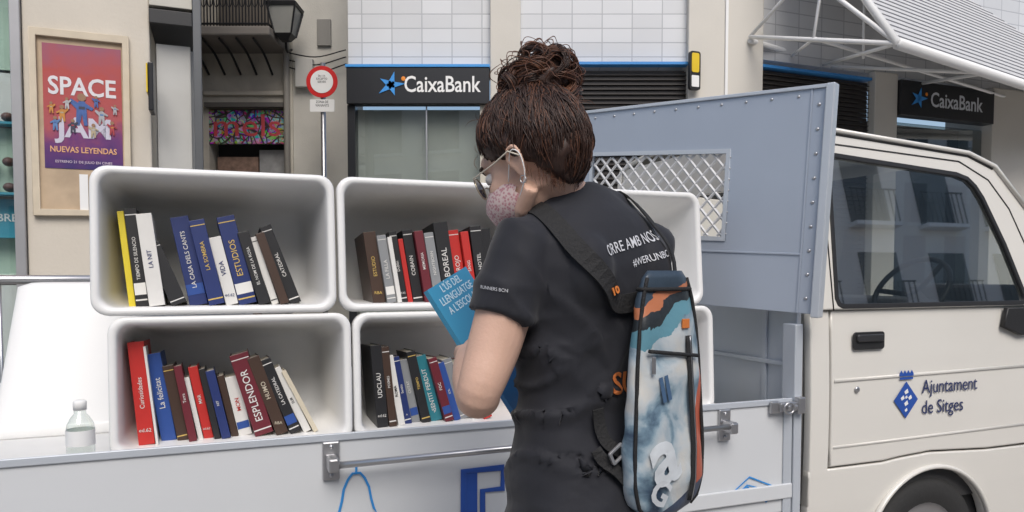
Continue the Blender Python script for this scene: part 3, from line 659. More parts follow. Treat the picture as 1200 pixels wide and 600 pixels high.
row(tm[3],-.222,[(YL,.012,.235,6,'',BK),(BK,.026,.240,6,'TIEMPO DE SILENCIO',WH),(WH,.028,.225,7,'LA NIT',NV),(BK,.034,.16,22,'',WH),(NV,.034,.225,11,'LA CASA DELS CANTS',WH),(NV,.032,.215,12,'LA SOMBRA',GD),(WH,.024,.175,13,'VIDA',NV),(NV,.035,.228,13,'ESTUDIOS',GD),(BK,.026,.19,15,'EL NOM DE LA ROSA',WH),(WH,.014,.18,17,'',BK),(DB,.018,.19,18,'',WH),(BK,.028,.215,20,'CATEDRAL',WH)],sc=1.22,sh=1.08)
row(tm[4],-.190,[(DB,.034,.195,7,'ESTUDIO',GD),(GY,.024,.185,8,'LA FILLA',WH),(WH,.012,.18,8,'',BK),(BK,.024,.20,8,'Dublin',WH),(RD,.014,.18,8,'',WH),(BK,.028,.205,8,'COBAIN',WH),(MR,.026,.20,8,'MEMORIA',WH),(GY,.026,.195,8,'NIGHTBORN',WH),(BK,.040,.225,7,'BOREAL',WH),(RD,.034,.205,7,'ROJO',WH),(RD,.022,.20,7,'SANG',WH),(BK,.032,.215,6,'HOTEL',WH),(BK,.030,.21,6,'NOIR',CR)],sc=1.08,sh=1.08)
row(tm[0],-.240,[(RD,.040,.25,5,'Curiosidades',WH),(WH,.006,.24,6,'',BK),(BL,.034,.22,9,'La felicitat',WH),(DB,.024,.19,10,'',GD),(MR,.020,.19,10,'Terra',WH),(WH,.012,.16,11,'',RD),(RD,.022,.185,11,'MAR',WH),(BK,.016,.18,11,'',WH),(NV,.020,.175,12,'NIT',WH),(DB,.016,.16,12,'',CR),(WH,.030,.155,12,'MON',RD),(MR,.042,.215,16,'ESPLENDOR',WH),(DB,.028,.21,19,'HUMO',CR),(BK,.026,.205,21,'LA CATEDRAL',WH),(WH,.018,.185,24,'SUR',BK),(CR,.012,.18,26,'',BK)],sc=1.06,sh=1.08)
row(tm[1],-.225,[(BK,.034,.235,4,'UDCLAU',WH),(DB,.020,.23,5,'POEMES',WH),(WH,.020,.205,9,'ROMA',BK),(NV,.022,.20,10,'Sentits',WH),(GY,.026,.19,11,'CIUTAT',WH),(BK,.028,.215,12,'TIEMPO',GD),(TE,.034,.20,14,'SENTIT PERDUT',WH),(MR,.028,.195,15,'FOC',WH),(BL,.02,.18,16,'SOL',WH),(GY,.03,.19,17,'AIGUA',WH),(WH,.028,.18,18,'PAPER',RD),(RD,.026,.19,18,'RUTA',WH)],sc=1.05,sh=1.02)
row(tm[2],-.235,[(BK,.03,.2,4,'LLUM',WH),(RD,.02,.19,6,'',WH),(WH,.03,.18,8,'BLANC',BK),(BL,.03,.2,9,'CEL',WH),(WH,.02,.19,10,'',RD),(GN,.03,.21,12,'BOSC',WH),(RD,.02,.19,14,'',WH),(MR,.03,.2,15,'NEU',WH),(WH,.03,.20,20,'',BK),(RD,.02,.19,22,'',WH),(WH,.03,.19,24,'',BK)])
bo=root('plastic_bottle',MT@Matrix.Translation((-1.083,.085,.832)))
bm=bmesh.new()
prof=[(.001,0),(.027,0),(.031,.006),(.031,.09),(.029,.105),(.020,.122),(.013,.13),(.013,.142)]
cyl=lambda pr:[[V((r*math.cos(k*math.pi/12),r*math.sin(k*math.pi/12),z)) for k in range(24)] for r,z in pr]
loft(bm,cyl(prof),True,True)
link('body',bm_mesh(bm),bo,glass_mat('bottle_plastic',(.90,.93,.91),.05,.12),smooth=True)
for nm,pr,m in (('cap',[(.0145,.139),(.015,.158),(.012,.162)],M_white),('label',[(.0316,.055),(.0316,.092)],M_white)):
    bm=bmesh.new(); loft(bm,cyl(pr),nm=='cap',nm=='cap'); link(nm,bm_mesh(bm),bo,m,smooth=True)
# ------------------------------------------------------------ woman
wo=root('woman')
F=V((-.6,.8,0)); L=V((-.8,-.6,0)); C=V((.147,1.42,0)); Z=V((0,0,1))
M_skin=mat('skin',(.64,.41,.31),.55,var=.14,scale=22,bump=.10,bscale=180)
M_skin.node_tree.nodes['Principled BSDF'].inputs['Subsurface Weight'].default_value=.05
M_skin.node_tree.nodes['Principled BSDF'].inputs['Subsurface Radius'].default_value=(.012,.005,.003)
M_shirt=mat('black_tshirt',(.017,.018,.024),.75,var=.25,scale=10,bump=.5,bscale=7,spec=.35,stretch=(1,1,.6))
M_shirt.node_tree.nodes['Principled BSDF'].inputs['Sheen Weight'].default_value=.12
M_pants=mat('black_trousers',(.014,.015,.02),.75,var=.2,bump=.3,bscale=14)
def remesh(me_bm,vox,sm=4):
    me=bm_mesh(me_bm); o=bpy.data.objects.new('tmp',me); COL.objects.link(o)
    m=o.modifiers.new('r','REMESH'); m.mode='VOXEL'; m.voxel_size=vox
    s=o.modifiers.new('s','SMOOTH'); s.iterations=sm; s.factor=.5
    r=tomesh(o); bpy.data.objects.remove(o)
    return r
def bring(z,a,b,off=0,n=2.3,side=0,seg=40):
    out=[]
    for k in range(seg):
        t=2*math.pi*k/seg; c=math.cos(t); s=math.sin(t)
        x=a*math.copysign(abs(c)**(2/n),c); y=b*math.copysign(abs(s)**(2/n),s)
        out.append(C+Z*z+L*(x+side)+F*(y+off))
    return out
bm=bmesh.new()
tz=[(.76,.155,.105,0),(.82,.178,.125,-.012),(.88,.180,.128,-.015),(.95,.168,.112,-.005),(1.02,.152,.098,0),(1.09,.148,.097,0),(1.16,.154,.102,0),(1.24,.162,.108,-.002),(1.31,.172,.108,-.004),(1.355,.170,.098,-.004),(1.39,.145,.085,-.002),(1.415,.105,.072,.0),(1.435,.070,.062,.008),(1.452,.056,.056,.018)]
loft(bm,[bring(*t) for t in tz])
SL=C+L*.158+Z*1.352; SR=C-L*.158+Z*1.357
EL=V((-.056,1.275,1.088)); WLp=V((-.088,1.49,1.135))
ER=V((.235,1.64,1.09)); WRp=V((.06,1.72,1.12))
def lerp(a,b,t): return a*(1-t)+b*t
sweep(bm,[SL-L*.05+Z*.0,SL,lerp(SL,EL,.25),lerp(SL,EL,.50)],[.052,.060,.060,.062],20)
sweep(bm,[SR+L*.05,SR,lerp(SR,ER,.25),lerp(SR,ER,.5)],[.052,.060,.060,.062],20)
ell(bm,SL-Z*.006,(.058,.058,.054)); ell(bm,SR-Z*.006,(.058,.058,.054))
sweep(bm,[C+L*.13+Z*1.375,C+L*.06+Z*1.425,C+Z*1.435,C-L*.06+Z*1.425,C-L*.13+Z*1.378],[.035,.036,.04,.036,.035],16)
for s in (1,-1): ell(bm,C-F*.075+L*.075*s+Z*1.30,(.05,.05,.075))
for s in (1,-1):
    ell(bm,C+F*.07+L*.065*s+Z*1.24,(.055,.055,.05))
me=remesh(bm,.0062,5)
def fold(p,ax,per,amp,warp):
    t=(p.dot(ax))*per+noise.noise(p*5)*warp
    return amp*(1-abs(math.sin(t)))**2
for v in me.vertices:
    p=v.co
    w=max(0,min(1,(1.33-p.z)/.15)); q=V((p.x*6,p.y*6,p.z*11+ (p.x-.1)*7))
    d=abs(noise.noise(q))*.014+noise.noise(V((p.x*14+3,p.y*14,p.z*22-p.x*12)))*.005
    w2=max(0,1-abs(p.z-1.03)/.18); w3=max(0,1-(p-(C+L*.13+Z*1.25)).length/.20); w4=max(0,1-(p-(SL*.6+EL*.4)).length/.13); w5=max(0,1-(p-(C-F*.1+Z*1.2)).length/.17)
    d+=fold(p,V((-.25,-.2,1)),38,.018,3.2)*w2+fold(p,V((.9,.6,.7)),44,.019,1.8)*w3+fold(p,V((.2,.1,1)),60,.009,2)*w4+fold(p,V((.7,.5,-.5)),34,.010,3)*w5
    v.co=p+v.normal*(d*max(w,w4)-.002*w)
shirt=link('tshirt',me,wo,M_shirt,smooth=True)
bvh=BVHTree.FromPolygons([v.co.copy() for v in me.vertices],[tuple(p.vertices) for p in me.polygons])
bm=bmesh.new()
loft(bm,[bring(*t) for t in ((.70,.15,.10,0),(.78,.165,.115,-.012),(.84,.172,.118,-.014),(.90,.168,.11,-.01),(.95,.155,.10,0))])
for s in (1,-1):
    h=C+L*.085*s
    sweep(bm,[h+Z*.84,h+Z*.7-F*.005,h+Z*.48+F*.01,h+Z*.38,h+Z*.25-F*.015,h+Z*.09],[.088,.084,.058,.058,.056,.042],20)
link('trousers',remesh(bm,.008,3),wo,M_pants,smooth=True)
for s in (1,-1):
    h=C+L*.085*s; bm=bmesh.new()
    loft(bm,[[h+F*(x)+L*(w*math.cos(a))+Z*(.012+hh*.5+hh*.5*math.sin(a)) for a in [k*math.pi/10 for k in range(20)]] for x,w,hh in ((-.07,.022,.05),(-.05,.036,.085),(0,.038,.095),(.06,.042,.07),(.12,.046,.05),(.165,.035,.04),(.185,.014,.025))])
    link('shoe',bm_mesh(bm),wo,mat('shoe',(.06,.06,.07),.7),smooth=True)
# head frame
fh=V((-.76,.50,-.42)).normalized(); lh=Z.cross(fh).normalized(); uh=fh.cross(lh)
H0=V((.036,1.385,1.500))
HM=Matrix(((fh.x,lh.x,uh.x,H0.x),(fh.y,lh.y,uh.y,H0.y),(fh.z,lh.z,uh.z,H0.z),(0,0,0,1)))@Matrix.Scale(.96,4)
bm=bmesh.new()
ell(bm,(-.012,0,.035),(.092,.072,.082),HM)
ell(bm,(.028,0,-.02),(.064,.060,.085),HM)
ell(bm,(.040,0,-.070),(.048,.042,.040),HM)
ell(bm,(.068,0,-.092),(.022,.022,.018),HM)
ell(bm,(.072,0,.035),(.025,.045,.028),HM)
for s in (1,-1):
    ell(bm,(.055,.036*s,-.025),(.032,.022,.025),HM)
    sweep(bm,[HM@V((-.012,.060*s,-.06)),HM@V((.03,.045*s,-.085)),HM@V((.06,.015*s,-.095))],[.016,.016,.014],10)
sweep(bm,[HM@V(p) for p in ((.085,0,.015),(.098,0,-.005),(.110,0,-.028),(.098,0,-.040))],[.009,.010,.012,.009],10)
for s in (1,-1): ell(bm,(.095,.011*s,-.036),(.010,.007,.008),HM,2)
for z,r in ((-.058,.010),(-.068,.011)): ell(bm,(.086,0,z),(.010,.022,r*.55),HM,2)
for s in (1,-1):
    ear=[(-.012,.072,-.042),(-.004,.078,-.019),(-.000,.083,-.001),(-.010,.090,.013),(-.026,.092,.011),(-.030,.089,-.005),(-.024,.082,-.025),(-.014,.073,-.042)]
    sweep(bm,[HM@V((a,b*s,c)) for a,b,c in smoothpath(ear,3)],.0045,8)
    ell(bm,(-.015,.077*s,-.011),(.014,.006,.02),HM,2)
sweep(bm,[C+F*.016+Z*1.37,C+F*.030+Z*1.42,lerp(C+F*.030+Z*1.42,HM@V((-.018,0,-.035)),.5),HM@V((-.018,0,-.035)),HM@V((-.012,0,.01))],[.056,.050,.046,.047,.045],20)
# left arm: dense smooth path with a rounded elbow
apts=smoothpath([SL,lerp(SL,EL,.35),lerp(SL,EL,.70),EL+V((.0,-.006,.012)),EL+(WLp-EL)*.14+V((0,-.004,-.010)),lerp(EL,WLp,.38),lerp(EL,WLp,.68),WLp],5)
arad=[.046,.051,.047,.039,.040,.042,.036,.025]; ar=[]
for i in range(len(apts)):
    t=i/5; k=min(int(t),6); ar.append(arad[k]+(arad[k+1]-arad[k])*min(1,t-k))
sweep(bm,apts,ar,22)
sweep(bm,[SR,lerp(SR,ER,.35),lerp(SR,ER,.7),ER,lerp(ER,WRp,.3),lerp(ER,WRp,.7),WRp],[.046,.047,.042,.038,.039,.031,.024],20)
ew=V((.067,.126,.047)).normalized(); eu=V((-.115,0,.196)); eu=(eu-ew*ew.dot(eu)).normalized(); en=ew.cross(eu)
BC=V((-.082,1.655,1.180)); BW,BH,BT=.165,.250,.012
def hand(bm,wr,edge,w,u,n,gap=.014):
    kn=edge-n*gap-w*.004
    sweep(bm,[wr,lerp(wr,kn,.45),kn],[(.024,.018),(.037,.017),(.040,.012)],14,ref=u)
    Ls=(.030,.034,.032,.024)
    for i in range(4):
        o=u*(.030-.0195*i); l=Ls[i]
        p0=lerp(wr,kn,.6)+o*.8; p1=kn+o; p2=p1+w*l-n*.006; p3=p2+w*l*.7+n*.004; p4=p3+w*l*.5+n*.006
        sweep(bm,[p0,p1,p2,p3,p4],[.0095,.0092,.0082,.0075,.006],10); ell(bm,p4,(.006,.006,.006),None,2); ell(bm,p2,(.0085,.0085,.0085),None,2)
    t0=lerp(wr,kn,.30)+u*.018+n*.008; t1=edge+u*.03+n*.018-w*.012; t2=t1+w*.024+u*.006-n*.002; t3=t2+w*.02-n*.006
    sweep(bm,[t0,t1,t2,t3],[.013,.0115,.010,.0075],10); ell(bm,t3,(.0075,.0075,.0075),None,2)
edgeL=BC-ew*BW*.5-eu*.055
hand(bm,WLp,edgeL,ew,eu,en)
B2=V((.024,1.66,1.045)); edgeR=B2+ew*BW*.5+eu*.02
sk=remesh(bm,.0034,6)
link('skin_surface',sk,wo,M_skin,smooth=True)
bm=bmesh.new(); WR2=edgeR+V((.03,-.03,.0)); sweep(bm,[WRp,lerp(WRp,WR2,.5),WR2],[.024,.023,.024],14); hand(bm,WR2,edgeR,-ew,eu,en)
link('hand_right',remesh(bm,.0036,3),wo,M_skin,smooth=True)
for s in (1,-1):
    bm=bmesh.new()
    ell(bm,(.076,.030*s,.006),(.013,.014,.012),HM); link('eye',bm_mesh(bm),wo,mat('eye_white',(.7,.68,.66),.2),smooth=True)
    bm=bmesh.new(); ell(bm,(.0865,.030*s,.004),(.003,.006,.006),HM,2); link('iris',bm_mesh(bm),wo,mat('iris',(.05,.025,.015),.2),smooth=True)
    wire('eyebrow',[HM@V(p) for p in ((.094,.015*s,.028),(.090,.035*s,.033),(.076,.052*s,.027))],.003,mat('brow',(.03,.015,.01),.8),wo)
def mask_mat():
    m=mat('mask_fabric',(.5,.4,.4),.85); nt=m.node_tree; b=nt.nodes['Principled BSDF']
    tc=nt.nodes.new('ShaderNodeTexCoord'); v=nt.nodes.new('ShaderNodeTexVoronoi'); v.inputs['Scale'].default_value=200; nt.links.new(tc.outputs['Object'],v.inputs['Vector'])
    rp=nt.nodes.new('ShaderNodeValToRGB'); rp.color_ramp.elements[0].color=(.46,.22,.25,1); rp.color_ramp.elements[1].color=(.62,.50,.48,1); rp.color_ramp.elements[0].position=.3; rp.color_ramp.elements[1].position=.6
    nt.links.new(v.outputs['Distance'],rp.inputs[0]); nt.links.new(rp.outputs[0],b.inputs['Base Color']); return m
bm=bmesh.new(); ell(bm,(.046,0,-.052),(.077,.064,.058),None,4)
for v in bm.verts:
    if v.co.z>-.05 and abs(v.co.y)<.03: v.co.x+= .010*(1-abs(v.co.y)/.03)
def mcut(c): return c.x<.022 or c.z>-.006 or (c.x<.05 and c.z>-.020)
bmesh.ops.delete(bm,geom=[f for f in bm.faces if mcut(f.calc_center_median())],context='FACES')
for v in bm.verts: v.co=HM@v.co
o=link('face_mask',bm_mesh(bm),wo,mask_mat(),smooth=True); md=o.modifiers.new('s','SOLIDIFY'); md.thickness=.002
for s in (1,-1):
    wire('mask_loop',[HM@V(p) for p in smoothpath([(.026,.063*s,-.030),(.005,.079*s,-.012),(-.018,.094*s,.006),(-.032,.093*s,-.008),(-.02,.083*s,-.046),(.026,.060*s,-.075)],4)],.0011,M_white,wo,segs=6)
M_gf=mat('glasses_frame',(.55,.48,.36),.3,metal=.6); M_lens=mat('dark_brown_lens',(.055,.032,.025),.08,spec=.6)
for s in (1,-1):
    cc=V((.106,.034*s,.000)); nx=V((.95,.30*s,0)).normalized(); ny=Z.cross(nx)
    ring=[cc+ny*.027*math.cos(a)+Z*.022*math.sin(a) for a in [k*math.pi/14 for k in range(28)]]
    wire('lens_rim',[HM@p for p in ring],.0014,M_gf,wo,segs=6,closed=True)
    bm=bmesh.new(); bm.faces.new([bm.verts.new(HM@p) for p in ring]); o=link('lens',bm_mesh(bm),wo,M_lens); md=o.modifiers.new('s','SOLIDIFY'); md.thickness=.0015
    wire('temple',[HM@V(p) for p in ((.099,.059*s,.006),(.09,.072*s,.010),(.03,.086*s,.006),(-.012,.094*s,.008),(-.03,.093*s,-.010))],.0015,mat('temple_beige',(.66,.60,.50),.3),wo,segs=6)
wire('bridge',[HM@V(p) for p in ((.110,.008,.006),(.112,0,.010),(.110,-.008,.006))],.0013,M_gf,wo,segs=6)
wire('earring',[HM@V((-.014+.006*math.cos(a),.082,-.049+.007*math.sin(a))) for a in [k*math.pi/6 for k in range(12)]],.001,M_steel,wo,segs=6,closed=True)
# hair
M_hair=mat('hair',(.036,.017,.012),.5,var=.5,scale=30,spec=.45); M_hair2=mat('hair_auburn',(.12,.050,.028),.45,var=.5,scale=20); M_hair3=mat('hair_pale_auburn',(.20,.085,.045),.45,var=.5,scale=20)  # third colour is the hair's own palest auburn, for some bun locks
hc=V((-.020,0,.030)); hr=V((.112,.092,.118))
def hz_line(x):
    pts=[(-.2,-.30),(-.075,-.30),(-.060,-.080),(-.035,-.030),(.0,.004),(.03,.014),(.06,.030),(.085,.056),(.10,.085)]
    for (a,b),(c,d) in zip(pts[:-1],pts[1:]):
        if x<=c: return b+(d-b)*(x-a)/(c-a)
    return .095
def surf(d,k=1.0):
    return hc+V((d.x*hr.x,d.y*hr.y,d.z*hr.z))*k
def hcut(c): return c.z<hz_line(c.x)+noise.noise(c*60)*.008
bm=bmesh.new(); ell(bm,hc,hr,None,5)
bmesh.ops.delete(bm,geom=[f for f in bm.faces if hcut(f.calc_center_median())],context='FACES')
bd=V((-.40,0,.9)).normalized()
for v in bm.verts:
    p=v.co; d=(p-hc); edge=max(0,1-(p.z-hz_line(p.x))/.03) if p.x>-.07 else 0
    v.co=p+d.normalized()*(noise.noise(p*45)*.007+noise.noise(p*18)*.008-.003-.010*edge)
for v in bm.verts: v.co=HM@v.co
o=link('hair_cap',bm_mesh(bm),wo,M_hair,smooth=True); md=o.modifiers.new('s','SOLIDIFY'); md.thickness=.012; md.offset=-1
def strands(name,paths,m,r=.0011):
    bm=bmesh.new()
    for P in paths:
        n=len(P); sweep(bm,P,[r*(1-.7*abs(2*i/(n-1)-1)**3) for i in range(n)],4)
    return link(name,bm_mesh(bm),wo,m,smooth=True)
paths=[[],[]]
cnt=0
while cnt<2700:
    d=V((random.gauss(0,1),random.gauss(0,1),random.gauss(0,1))).normalized()
    p=surf(d)
    if p.z<hz_line(p.x)+.001: continue
    edge=max(0,1-(p.z-hz_line(p.x))/.03) if p.x>-.07 else 0
    cnt+=1; P=[]; ph=noise.noise(p*40)*9; lift=.02+noise.noise(p*25)*.06+random.uniform(-.012,.018); amp=random.uniform(.001,.0045); fr=random.uniform(1.5,3)
    tl=random.uniform(.4,1.0)
    tgt=(bd+V((random.gauss(0,.2),random.gauss(0,.2),0))).normalized()
    sd=d.cross(tgt)
    sd=sd.normalized() if sd.length>.01 else V((0,1,0))
    for k in range(11):
        t=k/10*tl; q=d.lerp(tgt,t)
        if q.length<.05: q=tgt.copy()
        q.normalize()
        s=surf(q,1+lift*(.3+.7*math.sin(math.pi*min(1,t+.05)))-.10*edge*max(0,1-t*5)) + sd*amp*math.sin(fr*6.28*t+ph)+q*amp*math.cos(fr*6.28*t+ph)
        P.append(HM@s)
    paths[random.random()<.22].append(P)
strands('hair_strands',paths[0],M_hair,.0010); strands('hair_strands_auburn',paths[1],M_hair2,.0008)
# bun
BN=V((.050,1.395,1.645))
bm=bmesh.new(); ell(bm,BN,(.058,.054,.052),None,4)
for v in bm.verts:
    p=v.co; v.co=p+(p-BN).normalized()*(noise.noise(p*50)*.016+noise.noise(p*110)*.006)
link('hair_bun_core',bm_mesh(bm),wo,M_hair,smooth=True)
paths=[[],[],[]]
# locks: bundles of strands following wide loops
for b_ in range(46):
    d=V((random.gauss(0,1),random.gauss(0,1),random.gauss(.15,1))).normalized()
    a=d.orthogonal().normalized(); a=(Matrix.Rotation(random.uniform(0,6.28),3,d)@a); b=d.cross(a)
    lump=1+.22*noise.noise(d*2.3+V((5,1,2)))
    rr=random.uniform(.058,.070)*lump; arcl=random.uniform(.9,2.0); ph=random.uniform(0,6.28); cr=random.uniform(.003,.009); fr=random.uniform(1.5,3.5); ty=random.choice((0,0,1,1,2))
    for j in range(22):
        ox,oy=random.gauss(0,.0042),random.gauss(0,.0036); ph2=ph+random.uniform(-.4,.4); ex=random.uniform(.85,1.1); P=[]
        for k in range(20):
            t=(k/19-.5)*arcl*ex; q=(d*math.cos(t)+a*math.sin(t)); env=(1-.30*(2*k/19-1)**4)
            P.append(BN+V((q.x*1.12,q.y,q.z))*(rr*env) + b*(cr*math.sin(fr*t*2+ph2)+ox)+q*(cr*.6*math.cos(fr*t*2+ph2)+oy))
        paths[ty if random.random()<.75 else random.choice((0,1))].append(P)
for i in range(110):
    d=V((random.gauss(0,1),random.gauss(0,1),random.gauss(.4,.8))).normalized(); p=BN+d*.062; a=d.orthogonal().normalized(); a=Matrix.Rotation(random.uniform(0,6.28),3,d)@a; b=d.cross(a); P=[]
    l=random.uniform(.012,.034); 
    for k in range(16):
        t=k/15; P.append(p+a*(l*1.6*t)+d*(l*.8*math.sin(math.pi*t))+b*.0025*math.sin(9*t)+d*.002*math.cos(9*t))
    paths[1].append(P)
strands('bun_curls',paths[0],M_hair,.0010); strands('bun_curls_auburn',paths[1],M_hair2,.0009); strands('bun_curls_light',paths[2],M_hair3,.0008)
paths=[]
for i in range(110):
    x=random.uniform(-.075,-.02); y=random.choice((1,-1))*random.uniform(.02,.075)
    dd=V((x-hc.x,y,max(-.085,hz_line(x))+.012-hc.z)); dd=V((dd.x/hr.x,dd.y/hr.y,dd.z/hr.z)).normalized(); p=surf(dd,.95); P=[]
    for k in range(8): P.append(HM@(p+V((.0012*k+random.gauss(0,.0008),-.0006*k*(1 if y>0 else -1),-.0028*k)))) 
    paths.append(P)
for i in range(60):
    d=V((random.gauss(0,1),random.gauss(0,1),abs(random.gauss(.6,.5)))).normalized(); p=surf(d,1.02)
    if p.z<hz_line(p.x): continue
    a=V((random.gauss(0,1),random.gauss(0,1),random.gauss(0,1))).normalized(); P=[HM@(p+a*.004*k+d*.008*math.sin(k/9*math.pi)) for k in range(10)]; paths.append(P)
strands('wisps',paths,M_hair2,.0005)
# shirt prints
def project_text(name,body,size,O,xd,yd,m,bold=.02,sx=1,align='CENTER',ray=F):
    me=text_mesh(body,size,0,bold,align)
    bm=bmesh.new(); bm.from_mesh(me); bmesh.ops.subdivide_edges(bm,edges=[e for e in bm.edges if e.calc_length()>.008],cuts=2); bmesh.ops.triangulate(bm,faces=bm.faces); bm.to_mesh(me); bm.free()
    for v in me.vertices:
        P=O+xd*v.co.x*sx+yd*v.co.y; h=bvh.ray_cast(P-ray*.3,ray,1)
        if h[0]: v.co=h[0]-ray*.0028
        else: v.co=P
    return link(name,me,wo,m)
M_print=mat('shirt_print',(.60,.61,.64),.6)
xr=(-L).normalized(); ca,sa=math.cos(R(13)),math.sin(R(13)); xd=xr*ca+Z*sa; yd=Z*ca-xr*sa
O1=C-F*.1+Z*1.354-L*.0
project_text('shirt_lettering','ORRE AMB NOSAL',.027,O1+xr*.020+yd*.002,xd,yd,M_print,.005,sx=.78)
project_text('shirt_lettering_b','#WERUNBCN',.018,O1+xr*.046-yd*.027,xd,yd,M_print,.006,sx=.9)
project_text('shirt_lettering_c','SU',.055,C-F*.1+Z*1.10+L*.006,xr,Z,mat('orange_print',(.5,.15,.04),.6),.02)
sr=V((.35,.9,0)).normalized()
project_text('sleeve_lettering','RUNNERS BCN',.008,lerp(SL,EL,.30)+V((-.025,-.05,0)),V((.9,-.35,-.12)).normalized(),Z,M_print,.0,ray=sr)
# ---- bag
bx=xr; bu=(Z*.965-bx*.30).normalized(); bn=-F
MB=frame(C-F*.150-L*.044+Z*1.066,bx,bu)
bag=root('sling_bag',MB)
sec=[(.238,.040,.008),(.230,.052,.012),(.19,.066,.017),(.14,.076,.021),(.08,.083,.024),(0,.088,.028),(-.08,.093,.032),(-.14,.091,.032),(-.175,.080,.029),(-.195,.056,.022),(-.202,.02,.01)]
def bsec(y):
    for a,b in zip(sec[:-1],sec[1:]):
        if a[0]>=y>=b[0]:
            t=(a[0]-y)/(a[0]-b[0]); return a[1]+(b[1]-a[1])*t,a[2]+(b[2]-a[2])*t
    return sec[-1][1:]
def bpt(y,ang,k=1.0):
    a,b=bsec(y); n=3.0; c=math.cos(ang); s=math.sin(ang)
    return V((k*a*math.copysign(abs(c)**(2/n),c),y,k*b*math.copysign(abs(s)**(2/n),s)))
ys=[.2379-.4398*k/34 for k in range(35)]; ys[-1]=-.2019
bm=bmesh.new(); loft(bm,[[bpt(y,2*math.pi*k/40) for k in range(40)] for y in ys])
for v in bm.verts: v.co+=V((0,0,1))*(noise.noise(v.co*22)*.008)+V((1,0,0))*noise.noise(v.co*13+V((3,3,3)))*.005
def bag_mat():
    m=mat('bag_banner',(.5,.5,.5),.35,bump=.35,bscale=22); nt=m.node_tree; b=nt.nodes['Principled BSDF']
    tc=nt.nodes.new('ShaderNodeTexCoord'); s=nt.nodes.new('ShaderNodeSeparateXYZ'); nt.links.new(tc.outputs['Object'],s.inputs[0])
    n=nt.nodes.new('ShaderNodeTexNoise'); n.inputs['Scale'].default_value=12; n.inputs['Detail'].default_value=6; n.inputs['Distortion'].default_value=.4; nt.links.new(tc.outputs['Object'],n.inputs['Vector'])
    rp=nt.nodes.new('ShaderNodeValToRGB'); e=rp.color_ramp.elements
    for _ in range(3): e.new(.5)
    for i,(p,c) in enumerate(((0.34,(.04,.07,.12)),(.42,(.17,.26,.33)),(.47,(.34,.43,.49)),(.55,(.50,.54,.56)),(.68,(.58,.56,.51)))): e[i].position=p; e[i].color=(*c,1)
    nt.links.new(n.outputs[0],rp.inputs[0])
    def step(sock,a,gt=True):
        x=nt.nodes.new('ShaderNodeMath'); x.operation='GREATER_THAN' if gt else 'LESS_THAN'; nt.links.new(sock,x.inputs[0]); x.inputs[1].default_value=a; return x.outputs[0]
    yw=nt.nodes.new('ShaderNodeMath'); yw.operation='MULTIPLY_ADD'; nt.links.new(s.outputs[0],yw.inputs[0]); yw.inputs[1].default_value=-.45; nt.links.new(s.outputs[1],yw.inputs[2])
    yn=nt.nodes.new('ShaderNodeMath'); yn.operation='MULTIPLY_ADD'; nt.links.new(n.outputs[0],yn.inputs[0]); yn.inputs[1].default_value=.10; nt.links.new(yw.outputs[0],yn.inputs[2])
    xw=nt.nodes.new('ShaderNodeMath'); xw.operation='MULTIPLY_ADD'; nt.links.new(s.outputs[1],xw.inputs[0]); xw.inputs[1].default_value=-.16; nt.links.new(s.outputs[0],xw.inputs[2])
    c=rp.outputs[0]
    c=_mix(nt,c,(.50,.11,.06),step(xw.outputs[0],.066))
    c=_mix(nt,c,(.12,.28,.35),step(yn.outputs[0],.185))
    c=_mix(nt,c,(.025,.03,.035),step(yn.outputs[0],.21))
    c=_mix(nt,c,(.48,.17,.08),step(yn.outputs[0],.235))
    c=_mix(nt,c,(.04,.06,.085),step(yn.outputs[0],.252))
    c=_mix(nt,c,(.05,.07,.12),step(yw.outputs[0],-.175,False))
    nt.links.new(c,b.inputs['Base Color']); return m
link('pouch',bm_mesh(bm),bag,bag_mat(),smooth=True)
M_web=mat('black_webbing',(.015,.015,.016),.8,bump=.3,bscale=200)
for nm,ang,r in (('piping',R(22),.0035),('piping_b',R(158),.0035)):
    wire(nm,[bpt(y,ang,1.01) for y in ys[1:-1]],r,M_web,bag,segs=6)
wire('zipper',[bpt(y,R(72),1.03)+V((0,0,.003)) for y in ys[9:-2]],[(.008,.002)]*24,M_web,bag,segs=6,ref=(1,0,0))
wire('zipper_teeth',[bpt(y,R(72),1.10)+V((0,0,.003)) for y in ys[9:-2]],.0012,M_steel,bag,segs=5)
wire('front_zip',[V((x,.095-.12*(x+.03),bpt(.09,math.pi/2,1.02).z+.004)) for x in (-.068,-.02,.01,.06)],.0035,M_web,bag,segs=6)
wire('top_binding',[bpt(.205,2*math.pi*k/24,1.03) for k in range(24)],.004,M_web,bag,closed=True,segs=6)
box('zip_pull',(-.062,.06,.028),(-.056,.090,.033),M_steel,bag,.001)
box('logo_patch',(.018,.135,.0245),(.036,.152,.0285),mat('orange_patch',(.6,.18,.04),.5),bag,.001)
def bagtext(body,size,x,y,rot,m,sx=1):
    me=text_mesh(body,size,0,.03); bm=bmesh.new(); bm.from_mesh(me); bmesh.ops.triangulate(bm,faces=bm.faces); bmesh.ops.subdivide_edges(bm,edges=[e for e in bm.edges if e.calc_length()>.006],cuts=2); bmesh.ops.triangulate(bm,faces=bm.faces); bm.to_mesh(me); bm.free()
    c,s=math.cos(R(rot)),math.sin(R(rot))
    for v in me.vertices:
        X=x+(v.co.x*c-v.co.y*s)*sx; Y=y+v.co.x*s+v.co.y*c; a,b=bsec(max(-.2,min(.23,Y))); q=min(.97,abs(X/a)); v.co=V((X,Y,b*(1-q**3.0)**(1/3.0)+.0065))
    link('banner_letters',me,bag,m)
bagtext('a',.15,-.036,-.085,15,mat('banner_white',(.60,.64,.67),.5,var=.3,scale=30))
bagtext('ll',.06,-.030,.03,12,mat('banner_navy',(.06,.12,.22),.5))
